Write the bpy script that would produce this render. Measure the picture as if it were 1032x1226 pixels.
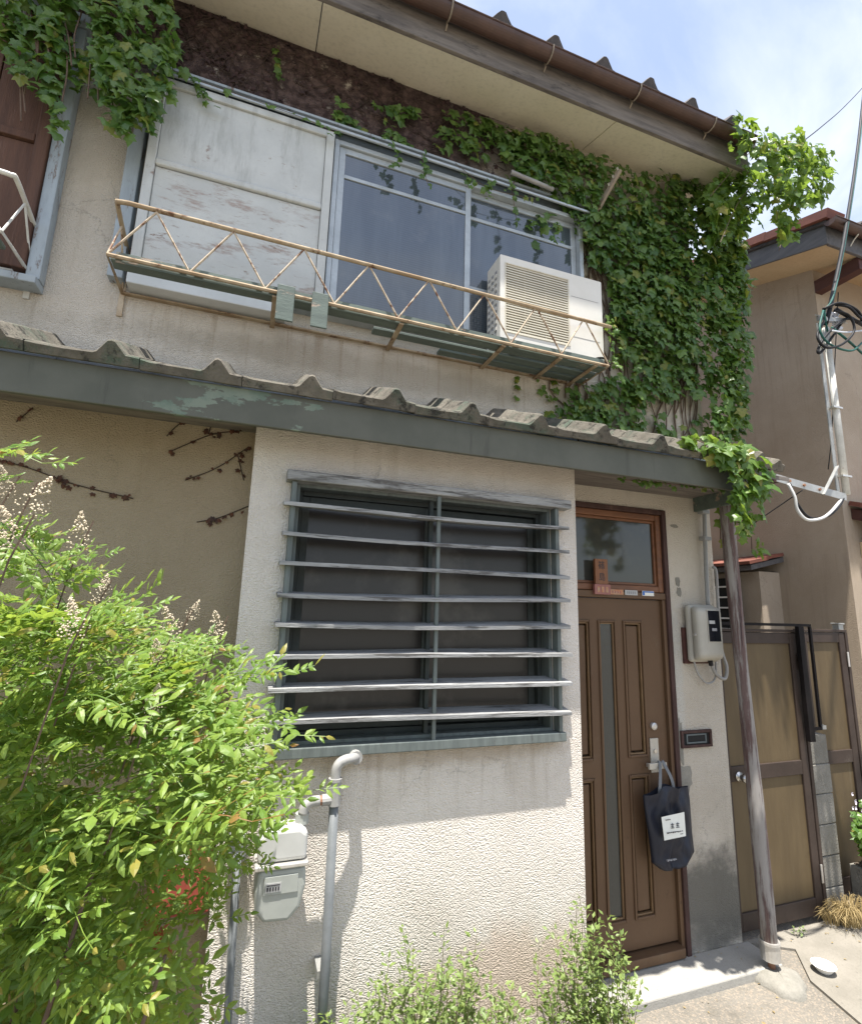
import bpy, math, random
import numpy as np
from mathutils import Vector, Matrix
from mathutils import noise as mnoise

# ------------------------------------------------------------------ scene, camera, sky, sun, exposure
for o in list(bpy.data.objects): bpy.data.objects.remove(o)
S = bpy.context.scene
COL = S.collection
rnd = random.Random(7)
rng = np.random.default_rng(7)

CAMZ = 1.9
PITCH, YAW, ROLL = math.radians(10.9207), math.radians(19.2708), math.radians(-1.5849)
FPX, CX, CY = 613.0, 516.0, 613.0            # focal length and centre in photo pixels (1032 x 1226)
def cam_axes():
    cw, sw, cp, sp = math.cos(YAW), math.sin(YAW), math.cos(PITCH), math.sin(PITCH)
    fwd = np.array([sw*cp, cw*cp, sp]); right = np.array([cw, -sw, 0.0]); down = np.cross(fwd, right)
    cr, sr = math.cos(ROLL), math.sin(ROLL)
    return np.array([cr*right + sr*down, -sr*right + cr*down, fwd])
RC = cam_axes()
def ray(px, py): return RC.T @ np.array([(px-CX)/FPX, (py-CY)/FPX, 1.0])
def at(px, py, Y=None, X=None, Z=None):
    d = ray(px, py)
    if Y is not None: t = Y/d[1]
    elif X is not None: t = X/d[0]
    else: t = (Z-CAMZ)/d[2]
    return Vector((d[0]*t, d[1]*t, d[2]*t + CAMZ))
def pix(p):
    c = RC @ np.array([p[0], p[1], p[2]-CAMZ]); return c[0]/c[2]*FPX+CX, c[1]/c[2]*FPX+CY

cd = bpy.data.cameras.new('camera'); cam = bpy.data.objects.new('camera', cd); COL.objects.link(cam)
cd.sensor_fit = 'VERTICAL'; cd.sensor_height = 24.0; cd.lens = 24.0*FPX/1226.0
cd.clip_start = 0.02; cd.clip_end = 2000
M3 = Matrix(((RC[0][0], -RC[1][0], -RC[2][0]), (RC[0][1], -RC[1][1], -RC[2][1]), (RC[0][2], -RC[1][2], -RC[2][2])))
cam.matrix_world = Matrix.Translation((0, 0, CAMZ)) @ M3.to_4x4()
S.camera = cam

SUNDIR = Vector((0.50, 1.0, -5.4)).normalized()          # direction the light travels
SUN_EL = math.asin(-SUNDIR.z)
W = bpy.data.worlds.new('World'); S.world = W; W.use_nodes = True
wn, wl = W.node_tree.nodes, W.node_tree.links
wn.clear()
sky = wn.new('ShaderNodeTexSky'); sky.sky_type = 'NISHITA'; sky.sun_disc = False
sky.sun_elevation = SUN_EL; sky.sun_rotation = math.atan2(-SUNDIR.x, -SUNDIR.y)
sky.air_density = 1.0; sky.dust_density = 1.5; sky.ozone_density = 1.5
tc = wn.new('ShaderNodeTexCoord')
sep = wn.new('ShaderNodeSeparateXYZ'); wl.new(tc.outputs['Generated'], sep.inputs[0])
# clouds: a flat layer seen in perspective, the same all over the sky
zz = wn.new('ShaderNodeMath'); zz.operation = 'MAXIMUM'; zz.inputs[1].default_value = 0.06; wl.new(sep.outputs[2], zz.inputs[0])
dv = wn.new('ShaderNodeVectorMath'); dv.operation = 'DIVIDE'
cb = wn.new('ShaderNodeCombineXYZ'); 
for i in range(3): wl.new(zz.outputs[0], cb.inputs[i])
wl.new(tc.outputs['Generated'], dv.inputs[0]); wl.new(cb.outputs[0], dv.inputs[1])
mp = wn.new('ShaderNodeMapping'); mp.inputs['Location'].default_value = (2.1, 0.7, 0); mp.inputs['Scale'].default_value = (1.0, 1.5, 1.0)
wl.new(dv.outputs[0], mp.inputs['Vector'])
cn = wn.new('ShaderNodeTexNoise'); cn.inputs['Scale'].default_value = 1.1; cn.inputs['Detail'].default_value = 9; cn.inputs['Roughness'].default_value = 0.56
cn.inputs['Distortion'].default_value = 0.5
wl.new(mp.outputs[0], cn.inputs['Vector'])
cr_ = wn.new('ShaderNodeValToRGB'); cr_.color_ramp.elements[0].position = 0.42; cr_.color_ramp.elements[1].position = 0.70
cr_.color_ramp.elements[0].color = (0.18, 0.18, 0.18, 1); cr_.color_ramp.elements[1].color = (0.92, 0.92, 0.92, 1)
wl.new(cn.outputs['Fac'], cr_.inputs[0])
mixc = wn.new('ShaderNodeMix'); mixc.data_type = 'RGBA'
wl.new(cr_.outputs[0], mixc.inputs['Factor']); wl.new(sky.outputs[0], mixc.inputs['A']); mixc.inputs['B'].default_value = (4.6, 4.75, 5.0, 1)
bg = wn.new('ShaderNodeBackground'); bg.inputs['Strength'].default_value = 0.12
wl.new(mixc.outputs['Result'], bg.inputs['Color'])
wo = wn.new('ShaderNodeOutputWorld'); wl.new(bg.outputs[0], wo.inputs['Surface'])

sd = bpy.data.lights.new('sun', 'SUN'); sd.energy = 5.0; sd.angle = math.radians(0.55); sd.color = (1.0, 0.955, 0.89)
sun = bpy.data.objects.new('sun', sd); COL.objects.link(sun)
sun.rotation_euler = SUNDIR.to_track_quat('-Z', 'Y').to_euler(); sun.location = (0, 0, 12)

S.view_settings.view_transform = 'Standard'; S.view_settings.look = 'None'
S.view_settings.gamma = 1.0; S.view_settings.use_curve_mapping = False
S.view_settings.exposure = 1.24
S.render.engine = 'CYCLES'
S.cycles.max_bounces = 8; S.cycles.diffuse_bounces = 4; S.cycles.transparent_max_bounces = 8

# ------------------------------------------------------------------ materials
class NB:
    def __init__(self, name):
        self.m = bpy.data.materials.new(name); self.m.use_nodes = True
        self.n = self.m.node_tree.nodes; self.l = self.m.node_tree.links; self.n.clear()
        self.out = self.n.new('ShaderNodeOutputMaterial')
        self.geo = self.n.new('ShaderNodeNewGeometry'); self.oi = self.n.new('ShaderNodeObjectInfo')
    def put(self, sock, v):
        if hasattr(v, 'links'): self.l.new(v, sock)
        elif isinstance(v, (tuple, list)) and len(v) == 3 and sock.type == 'RGBA': sock.default_value = (*v, 1)
        else: sock.default_value = v
    def node(self, t, **kw):
        n = self.n.new(t)
        for k, v in kw.items():
            if k.startswith('_'): setattr(n, k[1:], v)
            else: self.put(n.inputs[k], v)
        return n
    def pos(self, scale=(1, 1, 1), loc=(0, 0, 0)):
        m = self.node('ShaderNodeMapping', Scale=scale, Location=loc); self.l.new(self.geo.outputs['Position'], m.inputs['Vector']); return m.outputs[0]
    def noise(self, vec, scale, detail=4, rough=0.55, dist=0.0):
        return self.node('ShaderNodeTexNoise', Vector=vec, Scale=scale, Detail=detail, Roughness=rough, Distortion=dist).outputs['Fac']
    def ramp(self, fac, a, b, va=0.0, vb=1.0):
        n = self.node('ShaderNodeMapRange', Value=fac); n.inputs['From Min'].default_value = a; n.inputs['From Max'].default_value = b
        n.inputs['To Min'].default_value = va; n.inputs['To Max'].default_value = vb; n.interpolation_type = 'SMOOTHSTEP'; return n.outputs[0]
    def mix(self, f, a, b, mode='MIX'):
        n = self.n.new('ShaderNodeMix'); n.data_type = 'RGBA'; n.blend_type = mode
        self.put(n.inputs['Factor'], f); self.put(n.inputs['A'], a); self.put(n.inputs['B'], b); return n.outputs['Result']
    def math(self, op, a, b=0.0):
        n = self.n.new('ShaderNodeMath'); n.operation = op; self.put(n.inputs[0], a); self.put(n.inputs[1], b); return n.outputs[0]
    def bump(self, h, strength, dist, normal=None):
        n = self.node('ShaderNodeBump', Height=h, Strength=strength, Distance=dist)
        if normal is not None: self.put(n.inputs['Normal'], normal)
        return n.outputs[0]
    def principled(self, col, rough=0.7, normal=None, metal=0.0, spec=0.5, **kw):
        p = self.n.new('ShaderNodeBsdfPrincipled'); self.put(p.inputs['Base Color'], col); self.put(p.inputs['Roughness'], rough)
        self.put(p.inputs['Metallic'], metal); self.put(p.inputs['Specular IOR Level'], spec)
        for k, v in kw.items(): self.put(p.inputs[k], v)
        if normal is not None: self.put(p.inputs['Normal'], normal)
        return p.outputs[0]
    def done(self, sh): self.l.new(sh, self.out.inputs['Surface']); return self.m
    def objvar(self, col, amt=0.15):
        f = self.math('ADD', self.math('MULTIPLY', self.oi.outputs['Random'], 2*amt), 1-amt)
        g = self.node('ShaderNodeCombineColor'); [self.put(g.inputs[i], f) for i in range(3)]
        return self.mix(1.0, col, g.outputs[0], 'MULTIPLY')

def weathered(name, c1, c2, scale=6, rough=0.7, bump=0.25, bscale=60, stretch=(1, 1, 1), spots=None, metal=0.0, spec=0.4, var=0.0, bdist=0.004, speck=0.12):
    b = NB(name); v = b.pos(stretch)
    col = b.mix(b.ramp(b.noise(v, scale, 6, 0.6), 0.3, 0.7), c1, c2)
    fine = b.noise(v, bscale, 5, 0.65)
    col = b.mix(b.ramp(fine, 0.45, 0.75, 0, speck*2), col, tuple(x*0.45 for x in c1))
    h = fine
    if spots:
        for (sc, scl, lo, hi, st) in spots:
            vs = b.pos(st, (3.3+scl, 1.7, scl))
            m = b.ramp(b.noise(vs, scl, 10, 0.74), lo, hi)
            col = b.mix(m, col, sc)
            h = b.math('SUBTRACT', h, b.math('MULTIPLY', m, 0.5))
    if var: col = b.objvar(col, var)
    return b.done(b.principled(col, rough, b.bump(h, bump, bdist), metal, spec))

def stucco(name, base, stain=None, dry_band=False, drips=(), lump=1.0):
    b = NB(name); v = b.pos()
    big = b.noise(v, 1.3, 5, 0.6)
    col = b.mix(b.ramp(big, 0.3, 0.72), base, tuple(x*y for x, y in zip(base, (0.80, 0.78, 0.75))))
    strk = b.noise(b.pos((7, 7, 0.6)), 1.6, 6, 0.65)                       # rain streaks
    col = b.mix(b.ramp(strk, 0.52, 0.78, 0, 0.38), col, tuple(x*y for x, y in zip(base, (0.60, 0.56, 0.50))))
    lv = b.pos((1, 1, 1.55))
    wv = b.node('ShaderNodeVectorMath', _operation='ADD'); b.l.new(lv, wv.inputs[0])
    wn_ = b.node('ShaderNodeTexNoise', Vector=lv, Scale=40.0, Detail=2.0)
    ws = b.node('ShaderNodeVectorMath', _operation='SCALE'); b.l.new(wn_.outputs['Color'], ws.inputs[0]); ws.inputs['Scale'].default_value = 0.016
    b.l.new(ws.outputs[0], wv.inputs[1])
    vo = b.node('ShaderNodeTexVoronoi', _feature='SMOOTH_F1', Vector=wv.outputs[0], Scale=128.0, Smoothness=0.55).outputs['Distance']
    n1 = b.noise(lv, 90, 4, 0.62, 0.0)
    n2 = b.noise(v, 260, 3, 0.65)
    h = b.math('ADD', b.math('MULTIPLY', b.math('SUBTRACT', 1.0, vo), 1.0), b.math('ADD', b.math('MULTIPLY', n1, 0.75), b.math('MULTIPLY', n2, 0.30)))
    col = b.mix(b.ramp(n1, 0.28, 0.46, 0.32, 0.0), col, tuple(x*0.58 for x in base))   # darker in the pits of the spray coat
    zz_ = b.node('ShaderNodeSeparateXYZ', Vector=b.geo.outputs['Position'])
    for (zt_, ln_, x0_, x1_, dc_, am_) in drips:      # run marks below sills and rails
        dn = b.ramp(b.noise(b.pos((13, 13, 0.55), (zt_, 0, 0)), 2.0, 7, 0.7), 0.50, 0.68)
        zf = b.math('MULTIPLY', b.ramp(zz_.outputs[2], zt_-ln_, zt_-0.02), b.math('LESS_THAN', zz_.outputs[2], zt_))
        xf = b.math('MULTIPLY', b.ramp(zz_.outputs[0], x0_, x0_+0.08), b.ramp(zz_.outputs[0], x1_, x1_-0.08))
        col = b.mix(b.math('MULTIPLY', b.math('MULTIPLY', dn, am_), b.math('MULTIPLY', zf, xf)), col, dc_)
    cw_ = b.node('ShaderNodeVectorMath', _operation='ADD'); b.l.new(b.pos((1, 1, 0.7)), cw_.inputs[0])
    cs_ = b.node('ShaderNodeVectorMath', _operation='SCALE'); cs_.inputs['Scale'].default_value = 0.30
    b.l.new(b.node('ShaderNodeTexNoise', Vector=v, Scale=3.5, Detail=6.0, Roughness=0.65).outputs['Color'], cs_.inputs[0]); b.l.new(cs_.outputs[0], cw_.inputs[1])
    ed = b.node('ShaderNodeTexVoronoi', _feature='DISTANCE_TO_EDGE', Vector=cw_.outputs[0], Scale=1.15).outputs['Distance']
    crk = b.math('MULTIPLY', b.ramp(ed, 0.0035, 0.0008), b.ramp(b.noise(b.pos((1, 1, 1), (8, 3, 5)), 1.4, 3), 0.50, 0.60))
    col = b.mix(b.math('MULTIPLY', crk, 0.4), col, tuple(x*0.35 for x in base))
    if dry_band:        # residue of a dead creeper under the eaves
        z = b.node('ShaderNodeSeparateXYZ', Vector=b.geo.outputs['Position'])
        zone = b.math('MULTIPLY', b.ramp(z.outputs[2], 4.42, 4.72), b.ramp(z.outputs[0], 2.0, 0.9))
        r = b.noise(b.pos((1, 1, 1), (4, 2, 9)), 9, 8, 0.72)
        m = b.math('MULTIPLY', zone, b.ramp(b.math('ADD', r, b.math('MULTIPLY', zone, 0.16)), 0.40, 0.58))
        rc = b.mix(b.ramp(b.noise(v, 22, 5, 0.7), 0.4, 0.62), (0.050, 0.034, 0.032), (0.115, 0.080, 0.072))
        col = b.mix(m, col, rc)
    if stain:
        for (cxz, rad, sc, amt) in stain:
            d = b.node('ShaderNodeVectorMath', _operation='DISTANCE')
            mm = b.node('ShaderNodeMapping', Scale=(1/rad[0], 0.0, 1/rad[1])); b.l.new(b.geo.outputs['Position'], mm.inputs['Vector'])
            b.l.new(mm.outputs[0], d.inputs[0]); d.inputs[1].default_value = (cxz[0]/rad[0], 0, cxz[1]/rad[1])
            dd = b.math('ADD', d.outputs['Value'], b.math('MULTIPLY', b.math('SUBTRACT', b.noise(v, 5, 7, 0.68), 0.5), 1.7))
            col = b.mix(b.ramp(dd, 1.1, 0.45, 0, amt), col, sc)
    return b.done(b.principled(col, 0.92, b.bump(h, 0.7*lump, 0.009), 0, 0.2))

def leafmat(name, dark, light, extra=None, trans=0.35, gloss=0.42, tl=None):
    b = NB(name)
    a = b.node('ShaderNodeAttribute', _attribute_name='var')
    f = b.math('FRACT', b.math('ADD', a.outputs['Fac'], b.oi.outputs['Random']))
    col = b.mix(f, dark, light)
    if extra:
        for (thr, c) in extra:
            g = b.math('FRACT', b.math('MULTIPLY', f, 17.3))
            col = b.mix(b.math('LESS_THAN', g, thr), col, c)
    mot = b.noise(b.pos(), 55, 3, 0.6)
    col = b.mix(b.ramp(mot, 0.35, 0.7, 0, 0.35), col, dark)
    p = b.principled(col, gloss, b.bump(b.noise(b.pos(), 120, 2), 0.25, 0.003), 0, 0.45)
    t = b.node('ShaderNodeBsdfTranslucent'); b.put(t.inputs['Color'], b.mix(0.75, col, tl or tuple(min(1, x*2.3) for x in light)))
    ms = b.node('ShaderNodeMixShader'); ms.inputs[0].default_value = trans
    b.l.new(p, ms.inputs[1]); b.l.new(t.outputs[0], ms.inputs[2])
    return b.done(ms.outputs[0])

CREAM = (0.60, 0.55, 0.47)
MT = {}
MT['stucco_main'] = stucco('stucco_upper', CREAM, dry_band=True, drips=[(3.34, 0.42, -0.8, 2.0, (0.34, 0.27, 0.19), 0.7), (3.30, 0.35, -2.6, -0.95, (0.33, 0.27, 0.20), 0.5)], stain=[((2.72, 0.30), (0.42, 0.30), (0.10, 0.098, 0.085), 0.85), ((2.6, 0.12), (0.5, 0.12), (0.13, 0.125, 0.11), 0.6), ((2.56, 1.55), (0.05, 0.5), (0.50, 0.50, 0.46), 0.5), ((0.6, 3.2), (1.6, 0.10), (0.30, 0.26, 0.20), 0.5)])
MT['stucco_bay'] = stucco('stucco_bay', (0.69, 0.64, 0.575), drips=[(1.31, 0.45, 0.08, 1.53, (0.36, 0.30, 0.23), 0.45)], stain=[((1.25, 0.35), (0.6, 0.22), (0.45, 0.32, 0.22), 0.45), ((0.8, 1.28), (0.8, 0.07), (0.30, 0.22, 0.14), 0.45)], lump=0.95)
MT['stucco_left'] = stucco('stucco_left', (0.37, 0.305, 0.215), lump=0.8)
MT['stucco_nb'] = stucco('stucco_neighbour', (0.43, 0.355, 0.275), drips=[(5.2, 2.2, 4.0, 6.0, (0.24, 0.195, 0.145), 0.45), (2.5, 2.4, 4.0, 6.0, (0.26, 0.21, 0.16), 0.4)], lump=0.55)
MT['stucco_nb2'] = stucco('stucco_neighbour_front', (0.46, 0.385, 0.305), lump=0.55)
MT['soffit'] = weathered('soffit_board', (0.80, 0.735, 0.59), (0.73, 0.665, 0.52), 2.5, 0.85, 0.15, 40, spots=[((0.50, 0.43, 0.32), 3.0, 0.60, 0.78, (1, 1, 1))])
MT['fascia_wood'] = weathered('old_fascia_wood', (0.20, 0.175, 0.15), (0.115, 0.10, 0.09), 5, 0.85, 0.5, 40, (0.6, 6, 6), spots=[((0.04, 0.036, 0.034), 4, 0.56, 0.72, (0.7, 2, 2))])
MT['gutter'] = weathered('brown_gutter', (0.060, 0.034, 0.026), (0.085, 0.048, 0.036), 8, 0.5, 0.1, 60, spec=0.4)
MT['bracket_metal'] = weathered('bracket_metal', (0.20, 0.17, 0.13), (0.30, 0.24, 0.18), 20, 0.6, 0.1, 60)
MT['tile_old'] = weathered('old_cement_tile', (0.095, 0.085, 0.067), (0.16, 0.143, 0.115), 11, 0.97, 0.9, 95, spots=[((0.070, 0.098, 0.070), 5, 0.48, 0.68, (1, 1, 1)), ((0.035, 0.033, 0.028), 18, 0.53, 0.64, (1, 1, 1)), ((0.20, 0.185, 0.15), 40, 0.66, 0.76, (1, 1, 1))], var=0.14, bdist=0.006)
MT['tile_dark'] = weathered('dark_roof_tile', (0.05, 0.046, 0.046), (0.09, 0.08, 0.078), 12, 0.85, 0.5, 70, var=0.15)
MT['tile_red'] = weathered('red_roof_tile', (0.21, 0.075, 0.050), (0.15, 0.055, 0.040), 8, 0.75, 0.3, 60, spots=[((0.12, 0.07, 0.05), 7, 0.58, 0.74, (1, 1, 1))], var=0.16)
MT['fascia_grey_plain'] = weathered('grey_green_fascia', (0.085, 0.090, 0.080), (0.105, 0.110, 0.098), 6, 0.62, 0.2, 70, spots=[((0.26, 0.31, 0.26), 2.2, 0.625, 0.65, (1, 1, 2.6)), ((0.06, 0.055, 0.045), 9, 0.66, 0.76, (1, 1, 1))], speck=0.05)
MT['blue_paint'] = weathered('pale_blue_peeling_paint', (0.52, 0.535, 0.515), (0.45, 0.465, 0.45), 4, 0.7, 0.3, 50, spots=[((0.27, 0.21, 0.18), 5, 0.60, 0.66, (1, 1, 1.3)), ((0.33, 0.27, 0.235), 20.0, 0.60, 0.68, (0.6, 1, 2.0)), ((0.37, 0.38, 0.36), 3.0, 0.5, 0.7, (3, 1, 0.6))], speck=0.03)
MT['blue_paint_worn'] = weathered('worn_blue_paint', (0.52, 0.535, 0.515), (0.45, 0.465, 0.45), 4, 0.72, 0.4, 50, spots=[((0.335, 0.285, 0.255), 4.2, 0.55, 0.65, (0.6, 1, 2.2)), ((0.30, 0.245, 0.215), 22.0, 0.585, 0.66, (0.5, 1, 3.0)), ((0.26, 0.20, 0.17), 6.0, 0.63, 0.66, (0.7, 1, 2.4))], speck=0.03)
MT['blue_trim'] = weathered('grey_blue_trim', (0.36, 0.41, 0.44), (0.27, 0.31, 0.335), 8, 0.65, 0.3, 50, (1, 1, 0.25), spots=[((0.15, 0.115, 0.095), 7, 0.56, 0.64, (3, 3, 0.7))])
MT['alu'] = weathered('window_aluminium', (0.44, 0.475, 0.49), (0.36, 0.395, 0.41), 9, 0.45, 0.06, 60, metal=0.3)
MT['alu_dark'] = weathered('dark_window_frame', (0.12, 0.14, 0.14), (0.09, 0.105, 0.105), 9, 0.55, 0.1, 60)
MT['sash_dark'] = weathered('dark_sash', (0.062, 0.070, 0.066), (0.045, 0.052, 0.049), 9, 0.6, 0.1, 60, spec=0.2)
MT['slat'] = weathered('weathered_grille_slat', (0.36, 0.36, 0.35), (0.25, 0.252, 0.25), 10, 0.85, 0.8, 60, (0.35, 5, 5), spec=0.2, spots=[((0.10, 0.095, 0.09), 10, 0.50, 0.62, (0.3, 4, 4)), ((0.40, 0.395, 0.38), 14, 0.62, 0.70, (0.3, 3, 3))], var=0.08, speck=0.3)
MT['grille_frame'] = weathered('grille_green_grey', (0.145, 0.165, 0.155), (0.10, 0.117, 0.11), 8, 0.7, 0.4, 50, (5, 5, 0.5), spots=[((0.07, 0.07, 0.065), 9, 0.58, 0.7, (2, 2, 0.5))])
MT['green_board'] = weathered('green_painted_board', (0.125, 0.158, 0.135), (0.09, 0.115, 0.10), 7, 0.75, 0.4, 60, (0.5, 3, 3), spots=[((0.33, 0.25, 0.19), 4.5, 0.60, 0.66, (0.6, 2, 2)), ((0.10, 0.055, 0.03), 9, 0.63, 0.72, (1, 1, 1))])
MT['rust_cream'] = weathered('rusty_cream_paint', (0.50, 0.42, 0.31), (0.40, 0.31, 0.21), 14, 0.7, 0.4, 70, spots=[((0.15, 0.065, 0.028), 12, 0.50, 0.58, (1, 1, 1)), ((0.055, 0.028, 0.018), 25, 0.62, 0.7, (1, 1, 1))])
MT['rust_rail'] = weathered('rusty_rail', (0.40, 0.33, 0.23), (0.27, 0.19, 0.115), 9, 0.8, 0.5, 70, spec=0.15, spots=[((0.12, 0.06, 0.032), 9, 0.54, 0.64, (1, 1, 1))])
MT['white_rail'] = weathered('white_rail_paint', (0.62, 0.61, 0.56), (0.50, 0.49, 0.44), 10, 0.6, 0.2, 60, spots=[((0.20, 0.12, 0.06), 13, 0.62, 0.70, (1, 1, 1))])
MT['brown_plank'] = weathered('brown_shutter_plank', (0.115, 0.056, 0.034), (0.078, 0.038, 0.024), 6, 0.75, 0.5, 40, (5, 5, 0.5), spots=[((0.16, 0.09, 0.065), 5, 0.58, 0.72, (4, 4, 0.5))], var=0.15)
MT['orange_wood'] = weathered('orange_brown_wood', (0.19, 0.078, 0.032), (0.13, 0.052, 0.023), 8, 0.5, 0.3, 40, (0.8, 4, 4), spots=[((0.08, 0.03, 0.015), 7, 0.57, 0.72, (0.6, 3, 3))], spec=0.5)
MT['frame_dark'] = weathered('dark_brown_door_frame', (0.050, 0.028, 0.024), (0.078, 0.044, 0.038), 7, 0.7, 0.25, 50, (4, 4, 0.5), spec=0.2, spots=[((0.19, 0.13, 0.10), 9, 0.60, 0.72, (3, 3, 0.5))])
MT['door'] = weathered('brown_enamel_door', (0.122, 0.072, 0.039), (0.105, 0.061, 0.034), 2, 0.5, 0.06, 80, spec=0.25, speck=0.06, spots=[((0.135, 0.092, 0.058), 3.5, 0.57, 0.74, (1, 1, 0.6)), ((0.05, 0.03, 0.018), 11, 0.63, 0.74, (1, 1, 1)), ((0.20, 0.16, 0.12), 60, 0.70, 0.74, (1, 1, 0.5))])
MT['door_edge'] = weathered('door_moulding', (0.20, 0.125, 0.062), (0.165, 0.10, 0.05), 10, 0.4, 0.03, 80, spec=0.35, speck=0.03)
MT['silver'] = weathered('worn_silver', (0.62, 0.60, 0.56), (0.52, 0.50, 0.46), 12, 0.38, 0.05, 90, metal=0.6)
MT['champagne'] = weathered('champagne_handle', (0.46, 0.42, 0.35), (0.40, 0.365, 0.30), 12, 0.4, 0.03, 90, spec=0.5)
MT['steel'] = weathered('steel_knob', (0.60, 0.59, 0.57), (0.5, 0.49, 0.47), 12, 0.22, 0.02, 90, metal=0.95)
MT['galv'] = weathered('galvanised_steel', (0.42, 0.42, 0.40), (0.33, 0.33, 0.31), 14, 0.5, 0.1, 70, metal=0.5, spots=[((0.22, 0.12, 0.06), 12, 0.64, 0.74, (1, 1, 1))])
MT['ac'] = weathered('ac_cream_enamel', (0.66, 0.64, 0.585), (0.61, 0.59, 0.53), 4, 0.45, 0.03, 60, speck=0.02)
MT['ac_grille'] = weathered('ac_grille_beige', (0.60, 0.565, 0.46), (0.55, 0.515, 0.42), 8, 0.5, 0.03, 60, speck=0.02)
MT['black_void'] = weathered('dark_inside', (0.012, 0.012, 0.012), (0.018, 0.018, 0.017), 5, 0.9, 0.0, 20)
MT['meter_grey'] = weathered('gas_meter_enamel', (0.37, 0.385, 0.355), (0.31, 0.325, 0.30), 7, 0.42, 0.03, 60, speck=0.02, spots=[((0.30, 0.27, 0.22), 9, 0.64, 0.76, (1, 1, 1))])
MT['meter_white'] = weathered('gas_meter_white', (0.52, 0.52, 0.50), (0.46, 0.46, 0.44), 7, 0.4, 0.03, 60, speck=0.02)
MT['box_beige'] = weathered('meter_box_plastic', (0.42, 0.40, 0.345), (0.36, 0.34, 0.29), 5, 0.5, 0.04, 60, speck=0.03, spots=[((0.27, 0.24, 0.19), 4, 0.56, 0.76, (1, 1, 0.6))])
MT['grey_pvc'] = weathered('grey_pvc_pipe', (0.34, 0.345, 0.34), (0.27, 0.275, 0.27), 8, 0.5, 0.05, 60)
MT['grey_pipe'] = weathered('grey_gas_pipe', (0.165, 0.175, 0.18), (0.12, 0.13, 0.135), 8, 0.55, 0.1, 60, spots=[((0.16, 0.15, 0.13), 8, 0.6, 0.72, (2, 2, 0.6))])
MT['pipe_fitting'] = weathered('pale_pipe_fitting', (0.33, 0.325, 0.31), (0.26, 0.255, 0.245), 12, 0.6, 0.1, 60)
MT['copper_ring'] = weathered('rust_ring', (0.30, 0.15, 0.08), (0.2, 0.1, 0.06), 20, 0.6, 0.1, 60)
MT['post_wood'] = weathered('weathered_log', (0.10, 0.058, 0.052), (0.15, 0.105, 0.095), 5, 0.85, 0.8, 45, (6, 6, 0.35), spots=[((0.28, 0.26, 0.24), 4.2, 0.43, 0.54, (4.5, 4.5, 0.35)), ((0.05, 0.03, 0.03), 6, 0.60, 0.68, (6, 6, 0.3))], speck=0.3)
MT['mortar'] = weathered('mortar', (0.26, 0.245, 0.21), (0.20, 0.19, 0.16), 9, 0.95, 0.7, 70, bdist=0.008)
MT['concrete_step'] = weathered('step_concrete', (0.36, 0.345, 0.305), (0.29, 0.275, 0.245), 4, 0.95, 0.5, 90, spots=[((0.25, 0.235, 0.20), 3, 0.56, 0.72, (1, 1, 1)), ((0.18, 0.17, 0.15), 40, 0.62, 0.72, (1, 1, 1))])
MT['apron'] = weathered('apron_concrete', (0.235, 0.215, 0.18), (0.185, 0.17, 0.14), 5, 0.95, 0.6, 90, spots=[((0.17, 0.155, 0.125), 4, 0.56, 0.7, (1, 1, 1)), ((0.13, 0.12, 0.10), 45, 0.60, 0.70, (1, 1, 1))])
MT['block'] = weathered('concrete_block', (0.235, 0.22, 0.19), (0.17, 0.16, 0.135), 7, 0.97, 0.8, 90, spots=[((0.10, 0.095, 0.085), 6, 0.58, 0.74, (1, 1, 1))], var=0.12, bdist=0.008)
MT['gate_frame'] = weathered('brown_gate_frame', (0.040, 0.028, 0.022), (0.055, 0.039, 0.031), 6, 0.55, 0.06, 60, spec=0.22, spots=[((0.13, 0.11, 0.09), 6, 0.62, 0.78, (1, 1, 0.5))])
MT['black_iron'] = weathered('black_iron', (0.008, 0.007, 0.007), (0.014, 0.011, 0.011), 8, 0.65, 0.1, 60, spec=0.12)
MT['white_pl'] = weathered('white_plastic', (0.78, 0.77, 0.74), (0.70, 0.69, 0.66), 9, 0.4, 0.02, 60, speck=0.02)
MT['cable_black'] = weathered('black_cable', (0.014, 0.014, 0.015), (0.025, 0.025, 0.026), 9, 0.5, 0.02, 60, spec=0.12)
MT['cable_green'] = weathered('green_cable', (0.03, 0.11, 0.085), (0.025, 0.085, 0.075), 9, 0.45, 0.02, 60, spec=0.12)
MT['cable_white'] = weathered('white_cable', (0.60, 0.60, 0.58), (0.5, 0.5, 0.48), 9, 0.5, 0.02, 60)
MT['cable_grey'] = weathered('grey_cable', (0.33, 0.32, 0.30), (0.26, 0.25, 0.235), 9, 0.5, 0.02, 60)
MT['insul'] = weathered('porcelain_blue_white', (0.50, 0.55, 0.66), (0.7, 0.7, 0.7), 20, 0.25, 0.0, 60)
MT['nav_cloth'] = weathered('navy_bag_cloth', (0.012, 0.014, 0.024), (0.022, 0.024, 0.034), 6, 0.5, 0.3, 240, spec=0.35)
MT['strap'] = weathered('grey_strap', (0.17, 0.175, 0.18), (0.13, 0.135, 0.14), 20, 0.75, 0.2, 200)
MT['paper'] = weathered('white_paper', (0.74, 0.74, 0.68), (0.68, 0.68, 0.62), 9, 0.7, 0.02, 60, speck=0.03)
MT['ink'] = weathered('dark_ink', (0.035, 0.033, 0.04), (0.06, 0.055, 0.06), 40, 0.8, 0.0, 60)
MT['pale_print'] = weathered('pale_print', (0.32, 0.32, 0.33), (0.25, 0.25, 0.26), 40, 0.7, 0.0, 60)
MT['name_wood'] = weathered('name_plate_wood', (0.22, 0.095, 0.042), (0.17, 0.07, 0.032), 10, 0.55, 0.2, 60, (6, 6, 0.7))
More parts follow.
